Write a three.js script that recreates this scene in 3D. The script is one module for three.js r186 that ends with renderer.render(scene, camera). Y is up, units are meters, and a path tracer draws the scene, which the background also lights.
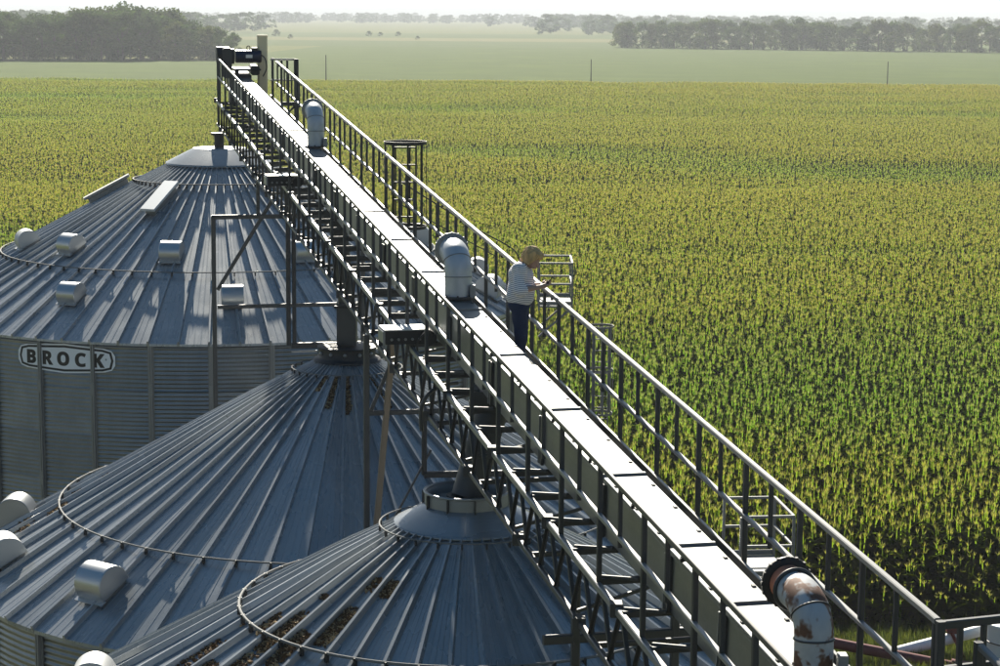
import * as THREE from 'three';
import { mergeGeometries, mergeVertices } from 'three/addons/utils/BufferGeometryUtils.js';
import { MarchingCubes } from 'three/addons/objects/MarchingCubes.js';
import { ImprovedNoise } from 'three/addons/math/ImprovedNoise.js';

// ------------------------------------------------------------------ camera, sky, sun, exposure
const scene = new THREE.Scene();
const camera = new THREE.PerspectiveCamera(18.03, 1000 / 666, 0.5, 30000);
camera.position.set(0, 19, 0);
camera.rotation.order = 'YXZ';
camera.rotation.set(-Math.atan(320 / 2100), 0, THREE.MathUtils.degToRad(0.45));
const renderer = new THREE.WebGLRenderer({ antialias: true });
renderer.setSize(1024, 682);
renderer.toneMapping = THREE.LinearToneMapping;
renderer.toneMappingExposure = 2.55;
renderer.shadowMap.enabled = true;

const sunAz = THREE.MathUtils.degToRad(-8), sunEl = THREE.MathUtils.degToRad(31);
const sunDir = new THREE.Vector3(Math.sin(sunAz) * Math.cos(sunEl), Math.sin(sunEl), -Math.cos(sunAz) * Math.cos(sunEl));
const sun = new THREE.DirectionalLight(new THREE.Color(1.0, 0.93, 0.8), 5);
sun.position.copy(sunDir).multiplyScalar(300);
sun.castShadow = true;
sun.shadow.mapSize.set(4096, 4096);
Object.assign(sun.shadow.camera, { left: -90, right: 90, top: 90, bottom: -90, near: 1, far: 700 });
scene.add(sun);

{ // clear late-summer sky, hazy white at the horizon
  const W = 512, Hh = 256, d = new Float32Array(W * Hh * 4);
  for (let j = 0; j < Hh; j++) for (let i = 0; i < W; i++) {
    const el = ((j + 0.5) / Hh - 0.5) * Math.PI, az = ((i + 0.5) / W - 0.5) * 2 * Math.PI;
    const dir = new THREE.Vector3(Math.cos(el) * Math.cos(az), Math.sin(el), Math.cos(el) * Math.sin(az));
    const h = Math.max(dir.y, 0), k = Math.exp(-h * 7), c = Math.max(dir.dot(sunDir), 0);
    const f = dir.dot(sunDir), ph = 0.3 + 0.7 * Math.pow(Math.max(0, 0.5 + 0.5 * f), 2.2), glow = 0.16 * Math.pow(c, 8);
    const r = 0.008 + (0.62 * k + 0.008) * ph + glow, g = 0.044 + (0.62 * k + 0.008) * ph + glow * 0.97, b = 0.098 + (0.6 * k + 0.008) * ph + glow * 0.88;
    d.set([r, g, b, 1], (j * W + i) * 4);
  }
  const t = new THREE.DataTexture(d, W, Hh, THREE.RGBAFormat, THREE.FloatType);
  t.mapping = THREE.EquirectangularReflectionMapping; t.magFilter = THREE.LinearFilter; t.minFilter = THREE.LinearFilter; t.needsUpdate = true;
  scene.background = t; scene.environment = t;
}
scene.fog = new THREE.FogExp2(0xe9eef2, 0.00023);

// ------------------------------------------------------------------ helpers
const V = (x, y, z) => new THREE.Vector3(x, y, z);
const rad = THREE.MathUtils.degToRad;
function rng(seed) { let a = seed >>> 0; return () => { a = (a + 0x6D2B79F5) >>> 0; let t = a; t = Math.imul(t ^ (t >>> 15), t | 1); t ^= t + Math.imul(t ^ (t >>> 7), t | 61); return ((t ^ (t >>> 14)) >>> 0) / 4294967296; }; }
const perlin = new ImprovedNoise();
const taken = {};
function numbered(name) { const k = taken[name] = (taken[name] ?? -1) + 1; return k ? `${name}_${String(k).padStart(3, '0')}` : name; }
function thing(name, label, category, base = [0, 0, 0], group) {
  const o = new THREE.Group(); o.name = numbered(name); o.position.set(...base); o.userData = { label, category };
  if (group) o.userData.group = group;
  scene.add(o); return o;
}
function tag(o, label, category, group) { o.userData.label = label; o.userData.category = category; if (group) o.userData.group = group; return o; }
function mesh(name, geo, mat, parent) {
  const m = new THREE.Mesh(geo, mat); m.name = parent === scene ? numbered(name) : name; m.castShadow = m.receiveShadow = true; parent.add(m); return m;
}
// part built from world-space geometry under a thing whose group stands at its base
function part(name, geo, mat, root, parent = root) {
  const g = Array.isArray(geo) ? merge(geo) : geo;
  g.translate(-root.position.x, -root.position.y, -root.position.z);
  return mesh(name, g, mat, parent);
}
function merge(list) { return list.length === 1 ? list[0] : mergeGeometries(list.map(g => { const n = g.index ? g.toNonIndexed() : g; for (const k of Object.keys(n.attributes)) if (!['position', 'normal', 'uv'].includes(k)) n.deleteAttribute(k); return n; })); }
const UP = V(0, 1, 0);
function basis(p, q, up = UP) { // local z along p->q, local y near up
  const z = q.clone().sub(p).normalize(), x = new THREE.Vector3().crossVectors(up, z);
  if (x.lengthSq() < 1e-6) x.set(1, 0, 0); x.normalize();
  return new THREE.Matrix4().makeBasis(x, new THREE.Vector3().crossVectors(z, x), z).setPosition(p.clone().add(q).multiplyScalar(0.5));
}
// rolled-edge bar between two points
function bar(p, q, w = 0.05, h = w, up = UP) {
  const g = boxy(w, h, p.distanceTo(q), Math.min(w, h) * 0.16); return g.applyMatrix4(basis(p, q, up));
}
function boxy(w, h, l, c = 0.004) { // box with chamfered long edges
  const s = new THREE.Shape(), a = w / 2, b = h / 2;
  s.moveTo(-a + c, -b); s.lineTo(a - c, -b); s.lineTo(a, -b + c); s.lineTo(a, b - c); s.lineTo(a - c, b); s.lineTo(-a + c, b); s.lineTo(-a, b - c); s.lineTo(-a, -b + c); s.closePath();
  const g = new THREE.ExtrudeGeometry(s, { depth: l, bevelEnabled: false }); g.translate(0, 0, -l / 2); return g;
}
function angleBar(p, q, a = 0.06, t = 0.008, up = UP, sx = 1) { // L profile
  const s = new THREE.Shape(); s.moveTo(0, 0); s.lineTo(a * sx, 0); s.lineTo(a * sx, -t); s.lineTo(t * sx, -t); s.lineTo(t * sx, -a); s.lineTo(0, -a); s.closePath();
  const l = p.distanceTo(q), g = new THREE.ExtrudeGeometry(s, { depth: l, bevelEnabled: false }); g.translate(0, 0, -l / 2); return g.applyMatrix4(basis(p, q, up));
}
function rod(p, q, r = 0.02, n = 8) { const g = new THREE.CylinderGeometry(r, r, p.distanceTo(q), n, 1); g.rotateX(Math.PI / 2); return g.applyMatrix4(basis(p, q)); }
function cyl(p, r0, r1, h, n = 24, open = false) { const g = new THREE.CylinderGeometry(r1, r0, h, n, 1, open); g.translate(p.x, p.y + h / 2, p.z); return g; }
function box(cx, cy, cz, w, h, l, c = 0.006) { const g = boxy(w, h, l, c); g.translate(cx, cy, cz); return g; }
function tube(pts, r, seg = 40, n = 8, closed = false) { return new THREE.TubeGeometry(new THREE.CatmullRomCurve3(pts, closed), seg, r, n, closed); }

// the conveyor line: s metres along it (rising 4.5 degrees away from the leg), v to its right, w above the hand rail
const O = V(1.101, 15.517, -22.857), U = V(-0.22443, 0.07819, -0.97135), R = V(0.97433, 0, -0.22512);
const P = (s, v, w) => V(O.x + U.x * s + R.x * v, O.y + U.y * s + w, O.z + U.z * s + R.z * v);
const S0 = -12.5, S1 = 30.4, VL = -1.34;

// ------------------------------------------------------------------ procedural textures and materials
function tex(w, h, fn, srgb = true, rx = 1, ry = 1) {
  const d = new Uint8Array(w * h * 4);
  for (let j = 0; j < h; j++) for (let i = 0; i < w; i++) { const c = fn(i / w, j / h); const o = (j * w + i) * 4; for (let k = 0; k < 3; k++) d[o + k] = Math.max(0, Math.min(255, c[k] * 255)); d[o + 3] = 255; }
  const t = new THREE.DataTexture(d, w, h); t.wrapS = t.wrapT = THREE.RepeatWrapping; t.magFilter = THREE.LinearFilter; t.minFilter = THREE.LinearMipmapLinearFilter; t.generateMipmaps = true;
  if (srgb) t.colorSpace = THREE.SRGBColorSpace; t.repeat.set(rx, ry); t.needsUpdate = true; return t;
}
const fr = x => x - Math.floor(x);
// tiling fractal noise on the unit square
function tn(x, y, fx, fy, z, oct = 3) {
  let s = 0, a = 0.5;
  for (let o = 0; o < oct; o++) {
    const cx = x * fx, cy = y * fy;
    const n = (px, py) => perlin.noise(px + 31.7 * o, py + 11.3 * o, z + o * 7.1);
    const ax = x, ay = y;
    const v = (n(cx, cy) * (1 - ax) + n(cx - fx, cy) * ax) * (1 - ay) + (n(cx, cy - fy) * (1 - ax) + n(cx - fx, cy - fy) * ax) * ay;
    s += a * v; a *= 0.5; fx *= 2; fy *= 2;
  }
  return s;
}
const std = (c, o = {}) => new THREE.MeshStandardMaterial({ color: Array.isArray(c) ? new THREE.Color().setRGB(...c) : c, roughness: 0.6, metalness: 0, side: THREE.DoubleSide, ...o });
// galvanised sheet: run-down streaks along the slope, spangle and dull patches
const galvMap = z => tex(256, 512, (x, y) => {
  const st = tn(x, y, 26, 2, z, 2), pa = tn(x, y, 4, 5, z + 3, 3), sp = tn(x, y, 60, 90, z + 5, 1);
  const v = 0.84 + 0.04 * st + 0.15 * pa + 0.07 * sp; return [v * 0.985, v, v * 1.012];
}, true, 1 / 2.2, 1 / 4.4);
const galvRough = tex(256, 512, (x, y) => { const v = 0.62 + 0.22 * tn(x, y, 5, 7, 9, 3) + 0.05 * tn(x, y, 30, 3, 2, 2); return [v, v, v]; }, false, 1 / 2.2, 1 / 4.4);
const M = {};
const gm = [1, 12, 23].map(galvMap);
M.roof = gm.map((t, i) => std([[0.43, 0.45, 0.46], [0.37, 0.39, 0.405], [0.48, 0.495, 0.505]][i], { map: t, roughnessMap: galvRough, roughness: 0.44, metalness: 0.46 }));
M.wall = gm.map((t, i) => std([0.32 + i * 0.03, 0.335 + i * 0.03, 0.335 + i * 0.03], { map: t, roughness: 0.32, metalness: 0.85 }));
M.galv = std([0.26, 0.272, 0.28], { roughness: 0.4, metalness: 0.75 });
M.galvFrame = std([0.2, 0.205, 0.2], { roughness: 0.6, metalness: 0.5 });
M.ring = std([0.14, 0.145, 0.145], { roughness: 0.8 });
M.galvDull = std([0.24, 0.25, 0.25], { roughness: 0.55, metalness: 0.6 });
M.chord = std([0.09, 0.09, 0.088], { roughness: 0.45, metalness: 0.4 });
M.cover = std([0.31, 0.315, 0.305], { map: gm[0], roughness: 0.74, metalness: 0.8, roughnessMap: galvRough });
M.trough = M.cover;
M.steel = std([0.05, 0.052, 0.054], { roughness: 0.5, metalness: 0.3 });
M.steelDark = std([0.028, 0.029, 0.031], { roughness: 0.55, metalness: 0.4 });
M.rail = std([0.25, 0.25, 0.245], { roughness: 0.4, metalness: 0.5 });
M.black = std([0.02, 0.02, 0.022], { roughness: 0.6 });
M.white = std([0.74, 0.75, 0.74], { roughness: 0.5 });
M.paleVent = std([0.42, 0.43, 0.43], { roughness: 0.5, metalness: 0.3 });
M.boxWhite = std([0.66, 0.68, 0.68], { roughness: 0.35, metalness: 0.3 });
M.beige = std([0.78, 0.66, 0.42], { roughness: 0.6 });
M.motorBlue = std([0.012, 0.02, 0.05], { roughness: 0.35, metalness: 0.3 });
M.pipe = std([0.62, 0.66, 0.69], { map: tex(128, 256, (x, y) => { const v = 0.86 + 0.16 * tn(x, y, 6, 8, 4, 3); return [v, v, v]; }), roughness: 0.5, metalness: 0.35 });
M.rusty = std([1, 1, 1], { map: tex(256, 256, (x, y) => {
  const n = tn(x, y, 5, 4, 14, 4) + 0.35 * tn(x, y, 18, 18, 3, 2), k = Math.max(0, Math.min(0.92, (n - 0.03) * 9));
  const g = 0.68 + 0.12 * tn(x, y, 12, 12, 8, 2); const r = 0.9 + 0.5 * tn(x, y, 30, 30, 5, 2);
  return [g * (1 - k) + 0.42 * r * k, g * 1.01 * (1 - k) + 0.27 * r * k, g * 1.02 * (1 - k) + 0.19 * r * k];
}), roughness: 0.75, metalness: 0.15 });
M.orange = std([1, 1, 1], { map: tex(128, 128, (x, y) => { const v = 1 + 0.5 * tn(x, y, 8, 8, 6, 3); return [0.80 * v, 0.50 * v, 0.38 * v]; }), roughness: 0.8 });
M.redPaint = std([0.14, 0.022, 0.018], { roughness: 0.55 });
M.brownPipe = std([0.22, 0.17, 0.12], { roughness: 0.7, metalness: 0.2 });
M.bark = std([0.09, 0.07, 0.055], { roughness: 0.95 });
M.wood = std([0.14, 0.11, 0.09], { roughness: 0.95 });

// ------------------------------------------------------------------ ground and far fields
const struct = o => { o.userData.kind = 'structure'; o.receiveShadow = true; return o; };
const groundTex = (z, a, b, sc) => tex(512, 512, (x, y) => { const n = Math.max(0, Math.min(1, 0.5 + 1.1 * tn(x, y, 7, 7, z, 4) + 0.5 * tn(x, y, 60, 60, z + 2, 2))); return a.map((q, i) => q * (1 - n) + b[i] * n); }, true, 1 / sc, 1 / sc);
function sheet(name, pts, y, mat, uvs = 1) { // flat polygon on the ground, uv in metres
  const s = new THREE.Shape(pts.map(([x, z]) => new THREE.Vector2(x, -z))), g = new THREE.ShapeGeometry(s); g.rotateX(-Math.PI / 2);
  const uv = g.attributes.uv, p = g.attributes.position; for (let i = 0; i < uv.count; i++) uv.setXY(i, p.getX(i) * uvs, p.getZ(i) * uvs);
  const m = mesh(name, g, mat, scene); m.position.y = y; return struct(m);
}
const matte = o => new THREE.MeshPhysicalMaterial({ specularIntensity: 0.08, side: THREE.DoubleSide, ...o });
M.ground = matte({ map: groundTex(3, [0.30, 0.33, 0.15], [0.42, 0.43, 0.22], 60), roughness: 1 });
M.bean = matte({ map: groundTex(8, [0.24, 0.30, 0.10], [0.31, 0.37, 0.13], 160), roughness: 1 });
M.soil = matte({ map: groundTex(5, [0.26, 0.31, 0.12], [0.34, 0.38, 0.15], 12), roughness: 1 });
M.tan = matte({ map: groundTex(11, [0.38, 0.38, 0.22], [0.44, 0.43, 0.27], 120), roughness: 1 });
M.pasture = matte({ map: groundTex(13, [0.25, 0.31, 0.13], [0.32, 0.37, 0.17], 200), roughness: 1 });
M.yard = matte({ map: groundTex(17, [0.30, 0.31, 0.25], [0.40, 0.40, 0.33], 9), roughness: 1 });
const L = 14000;
sheet('ground', [[-L, 600], [L, 600], [L, -L], [-L, -L]], 0, M.ground);
sheet('farmyard', [[-60, 40], [60, 40], [60, -63.5], [-60, -63.5]], 0.004, M.yard);
M.verge = matte({ map: groundTex(19, [0.33, 0.37, 0.14], [0.50, 0.48, 0.24], 9), roughness: 1 });
sheet('grass_verge', [[-60, -53], [60, -53], [60, -63.5], [-60, -63.5]], 0.008, M.verge);
sheet('corn_soil', [[-700, -63.5], [900, -63.5], [900, -544], [-700, -519]], 0.008, M.soil);
sheet('bean_field', [[-900, -514], [1100, -546], [1100, -1090], [-100, -1190], [-118, -830], [-900, -760]], 0.008, M.bean);
sheet('far_field', [[-1200, -1190], [-100, -1190], [1400, -1070], [2200, -1900], [-2200, -2000]], 0.012, M.pasture);
sheet('stubble_strip', [[-300, -1420], [500, -1460], [560, -1640], [-330, -1580]], 0.018, M.tan);
sheet('stubble_strip', [[-137, -870], [-112, -835], [-106, -850], [-135, -905]], 0.018, M.tan);

// ------------------------------------------------------------------ corn
function cornGeo(seed, nLeaf, segs, wide = 1) {
  const r = rng(seed), pos = [], nor = [], idx = [], col = [];
  const push = (p, n, c) => { pos.push(p.x, p.y, p.z); nor.push(n.x, n.y, n.z); col.push(...c); return pos.length / 3 - 1; };
  const H = 2.35;
  for (let i = 0; i < nLeaf; i++) {
    const f = (i + 0.5) / nLeaf, y0 = 0.35 + Math.pow(f, 0.75) * (H - 0.62), a = (i % 2) * Math.PI + (r() - 0.5) * 1.5 + seed, len = 0.92 * (0.85 + r() * 0.3), w = (0.045 + 0.02 * r()) * wide;
    const d = V(Math.cos(a), 0, Math.sin(a)), side = V(-d.z, 0, d.x), rise = 0.3 + 0.34 * r(), droop = 0.62 + 0.42 * r();
    const tone = 0.8 + 0.4 * r(), c = [tone, tone, tone] /* leaves differ at random, not by height */;
    let prev = null;
    for (let k = 0; k <= segs; k++) {
      const t = k / segs, p = d.clone().multiplyScalar(0.02 + len * 0.8 * t); p.y = y0 + len * (rise * 1.6 * t - droop * 1.25 * t * t);
      const hw = w * (k === 0 ? 0.55 : Math.sin(Math.PI * (0.28 + 0.72 * t) * 0.98)) , sl = rise * 1.6 - droop * 2.5 * t, n = V(-d.x * sl, 1, -d.z * sl).normalize();
      const e = [push(p.clone().addScaledVector(side, hw), n, c), push(p.clone().addScaledVector(side, -hw), n, c)];
      if (prev) idx.push(prev[0], prev[1], e[0], prev[1], e[1], e[0]);
      prev = e;
    }
  }
  // stalk
  for (let k = 0; k < 2; k++) { const a = k * 1.57, sd = V(Math.cos(a), 0, Math.sin(a)), n = V(-sd.z, 0, sd.x), c = [1, 1, 1]; const q = [[-0.016, 0], [0.016, 0], [0.008, H], [-0.008, H]].map(([x, y]) => push(sd.clone().multiplyScalar(x * wide).setY(y), n, c)); idx.push(q[0], q[1], q[2], q[0], q[2], q[3]); }
  // tassel
  const tc = [1.2, 0.8, 1.6]; // straw-green tassel
  for (let k = 0; k < 5; k++) { const a = k * 1.256 + r(), sp = k ? 0.1 : 0.01, sd = V(-Math.sin(a), 0, Math.cos(a)); const q = [[0, H - 0.1], [0.009 * wide, H + 0.02], [0, H + (k ? 0.12 : 0.2)], [-0.009 * wide, H + 0.02]].map(([x, y], j) => push(V(Math.cos(a), 0, Math.sin(a)).multiplyScalar(sp * [0, 0.6, 1.1, 0.6][j]).addScaledVector(sd, x).setY(y), UP, tc)); idx.push(q[0], q[1], q[2], q[0], q[2], q[3]); }
  const g = new THREE.BufferGeometry(); g.setAttribute('position', new THREE.Float32BufferAttribute(pos, 3)); g.setAttribute('normal', new THREE.Float32BufferAttribute(nor, 3)); g.setAttribute('color', new THREE.Float32BufferAttribute(col, 3)); g.setIndex(idx); return g;
}
{
  const leaf = new THREE.MeshPhysicalMaterial({ color: new THREE.Color().setRGB(0.26, 0.4, 0.026), roughness: 1, specularIntensity: 0.14, vertexColors: true, transmission: 0.6, thickness: 0, side: THREE.DoubleSide });
  const field = new THREE.Group(); field.name = 'corn_field'; field.userData = { kind: 'stuff', label: 'green corn crop with yellow tassels filling the field behind the bins', category: 'corn' }; scene.add(field);
  const bands = [ // from, to (m), row pitch, plant pitch, leaves, segments, width
    [63.6, 120, 0.76, 0.17, 12, 4, 1.3], [120, 210, 0.76, 0.2, 12, 3, 1.5], [210, 360, 0.76, 0.34, 12, 3, 2.0], [360, 528, 0.76, 0.62, 12, 2, 2.8]];
  const rowA = rad(-24), cr = Math.cos(rowA), sr = Math.sin(rowA); // direction of the rows
  bands.forEach(([z0, z1, rp, pp, nl, sg, wd], bi) => {
    const r = rng(100 + bi), lists = [[], [], []];
    const diag = z1 * 1.3;
    for (let a = Math.floor(-diag / rp); a < diag / rp; a++) for (let b = 0; b < 2 * diag / pp; b++) {
      const la = a * rp, lb = -diag + b * pp; // across rows, along rows
      let x = la * cr + lb * sr, z = -(-la * sr + lb * cr);
      const dz = -z; if (dz < z0 || dz >= z1 + (bi === 3 ? x * 0.0157 + 5 * perlin.noise(x * 0.03, 1.7, 0.4) + 3 * perlin.noise(x * 0.15, 4.7, 0.4) : 0)) continue;
      if (x < -0.262 * dz - 9 || x > 0.262 * dz + 7) continue;
      if (dz < 71 && x < 5.5) continue;
      const gap = perlin.noise(x * 0.06 + 3, z * 0.03, 4.2);
      const keep = r(), jx = (r() - 0.5) * 0.3, jz = (r() - 0.5) * 0.26, ro = r() * 6.28, hs = r(), tn2 = r();
      if (keep < 0.05) continue;
      // dark terrace bands: shading of uneven ground put into plant height and colour
      const shadeBand = Math.max(0, perlin.noise(x * 0.012 + 1.3, z * 0.028, 8.8) * 1.6 - 0.22) + Math.max(0, perlin.noise(x * 0.05, z * 0.09, 2.2) - 0.35) * 0.8;
      const yv = perlin.noise(x * 0.004 + 5, z * 0.006, 1.1) * 0.5 + 0.5;
      const edge = Math.min(1, 0.42 + Math.max(0, dz - 63.6 - 0.8 * keep) * 0.15); // near rows shaped shorter so sunlight reaches the front of the field
      lists[(hs * 3) | 0].push([x + jx * 1.5, z + jz * 1.5, ro, edge * (0.9 + 0.14 * tn2 + 0.08 * gap) * (1 - 0.2 * Math.min(1, shadeBand)), shadeBand, yv, tn2]);
    }
    lists.forEach((l, k) => {
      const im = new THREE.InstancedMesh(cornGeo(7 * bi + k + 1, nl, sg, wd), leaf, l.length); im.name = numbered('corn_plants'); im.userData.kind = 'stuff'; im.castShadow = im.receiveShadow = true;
      const m = new THREE.Matrix4(), q = new THREE.Quaternion(), c = new THREE.Color();
      l.forEach(([x, z, ro, s, shadeBand, yv, t], i) => {
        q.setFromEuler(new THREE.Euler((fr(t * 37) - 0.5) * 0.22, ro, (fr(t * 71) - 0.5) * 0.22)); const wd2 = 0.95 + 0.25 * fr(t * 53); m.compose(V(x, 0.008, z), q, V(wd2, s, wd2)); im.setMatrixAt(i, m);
        const g = Math.min(1, shadeBand); // greener and darker in the bands: ground shading painted into plant colour
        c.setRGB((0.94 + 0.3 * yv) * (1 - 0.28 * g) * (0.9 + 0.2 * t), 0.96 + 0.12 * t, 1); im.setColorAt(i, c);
      });
      im.instanceMatrix.needsUpdate = true; im.instanceColor.needsUpdate = true; field.add(im);
    });
  });
}

{ // rough grass between the bins and the corn
  const r = rng(61), pos = [], nor = [], idx = [];
  for (let i = 0; i < 14; i++) { const a = r() * 6.28, l = 0.12 + 0.22 * r(), x = (r() - 0.5) * 0.16, z = (r() - 0.5) * 0.16, b = pos.length / 3, s = 0.009; for (const [u, h, o] of [[-s, 0, 0], [s, 0, 0], [0, 1, 0.5]]) { pos.push(x + Math.cos(a) * u + Math.sin(a) * o * l * 0.8, h * l, z - Math.sin(a) * u + Math.cos(a) * o * l * 0.8); nor.push(0, 1, 0); } idx.push(b, b + 1, b + 2); }
  const g = new THREE.BufferGeometry(); g.setAttribute('position', new THREE.Float32BufferAttribute(pos, 3)); g.setAttribute('normal', new THREE.Float32BufferAttribute(nor, 3)); g.setIndex(idx);
  const mat = new THREE.MeshPhysicalMaterial({ color: new THREE.Color().setRGB(0.16, 0.22, 0.04), roughness: 1, specularIntensity: 0.1, transmission: 0.4, thickness: 0, side: THREE.DoubleSide }), n = 26000, im = new THREE.InstancedMesh(g, mat, n); im.name = 'yard_grass'; im.userData = { kind: 'stuff', label: 'rough green grass between the bins and the corn', category: 'grass' };
  const m = new THREE.Matrix4(), q = new THREE.Quaternion(), c = new THREE.Color();
  for (let i = 0; i < n; i++) { q.setFromAxisAngle(UP, r() * 6.28); const s = 0.7 + 0.8 * r(); m.compose(V(5 + 17 * r(), 0.006, -54 - 9.9 * r()), q, V(s, s, s)); im.setMatrixAt(i, m); const t = r(); c.setRGB(0.8 + 0.6 * t, 0.9 + 0.2 * t, 0.9); im.setColorAt(i, c); }
  im.castShadow = im.receiveShadow = true; scene.add(im);
}
// ------------------------------------------------------------------ trees
const leafMat = [[0.07, 0.115, 0.022], [0.09, 0.13, 0.026], [0.058, 0.1, 0.024], [0.1, 0.125, 0.03]].map(c => new THREE.MeshPhysicalMaterial({ color: new THREE.Color().setRGB(...c), roughness: 1, specularIntensity: 0.1, vertexColors: true, transmission: 0.35, thickness: 0, side: THREE.DoubleSide }));
function crownGeo(seed, n, clumps, size, hBase = 0.22) { // unit crown: height 1, leaf clumps through the volume
  const r = rng(seed), pos = [], nor = [], col = [], idx = [];
  const cl = [];
  for (let i = 0; i < clumps; i++) { const f = r(), y = hBase + 0.04 + f * (0.92 - hBase), env = 0.36 * Math.pow(Math.sin(Math.PI * Math.min(0.97, 0.34 + 0.6 * f)), 0.75) * (0.75 + 0.5 * r()), a = r() * 6.283, rr = env * Math.sqrt(0.15 + 0.85 * r()); cl.push([Math.cos(a) * rr, y, Math.sin(a) * rr, 0.09 + 0.07 * r(), 0.78 + 0.44 * r()]); }
  for (let i = 0; i < n; i++) {
    const c = cl[(r() * clumps) | 0], u = r() * 2 - 1, a = r() * 6.283, q = Math.sqrt(1 - u * u), d = c[3] * Math.pow(r(), 0.4), p = V(c[0] + q * Math.cos(a) * d, c[1] + u * d * 0.8, c[2] + q * Math.sin(a) * d);
    const nrm = V(r() - 0.5, r() - 0.2, r() - 0.5).normalize(), tx = new THREE.Vector3().crossVectors(nrm, V(r(), r(), r() + 0.1)).normalize(), ty = new THREE.Vector3().crossVectors(nrm, tx), s = size * (0.6 + 0.8 * r()), b = pos.length / 3, t = c[4] * (0.8 + 0.4 * r());
    for (const [x, y] of [[-1, -0.5], [1, -0.6], [0.8, 0.7], [-0.7, 0.6]]) { const v = p.clone().addScaledVector(tx, x * s).addScaledVector(ty, y * s); pos.push(v.x, v.y, v.z); nor.push(nrm.x, nrm.y, nrm.z); col.push(t, t * (0.95 + 0.1 * r()), t); }
    idx.push(b, b + 1, b + 2, b, b + 2, b + 3);
  }
  const g = new THREE.BufferGeometry(); g.setAttribute('position', new THREE.Float32BufferAttribute(pos, 3)); g.setAttribute('normal', new THREE.Float32BufferAttribute(nor, 3)); g.setAttribute('color', new THREE.Float32BufferAttribute(col, 3)); g.setIndex(idx); return g;
}
function trunkGeo(seed) {
  const r = rng(seed), l = [cyl(V(0, 0, 0), 0.022, 0.012, 0.55, 8)];
  for (let i = 0; i < 6; i++) { const a = i * 1.05 + r(), y = 0.22 + 0.06 * i; const g = new THREE.CylinderGeometry(0.003, 0.008, 0.3, 5); g.translate(0, 0.15, 0); g.rotateZ(0.6 + 0.4 * r()); g.rotateY(a); g.translate(0, y, 0); l.push(g); }
  return merge(l);
}
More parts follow.
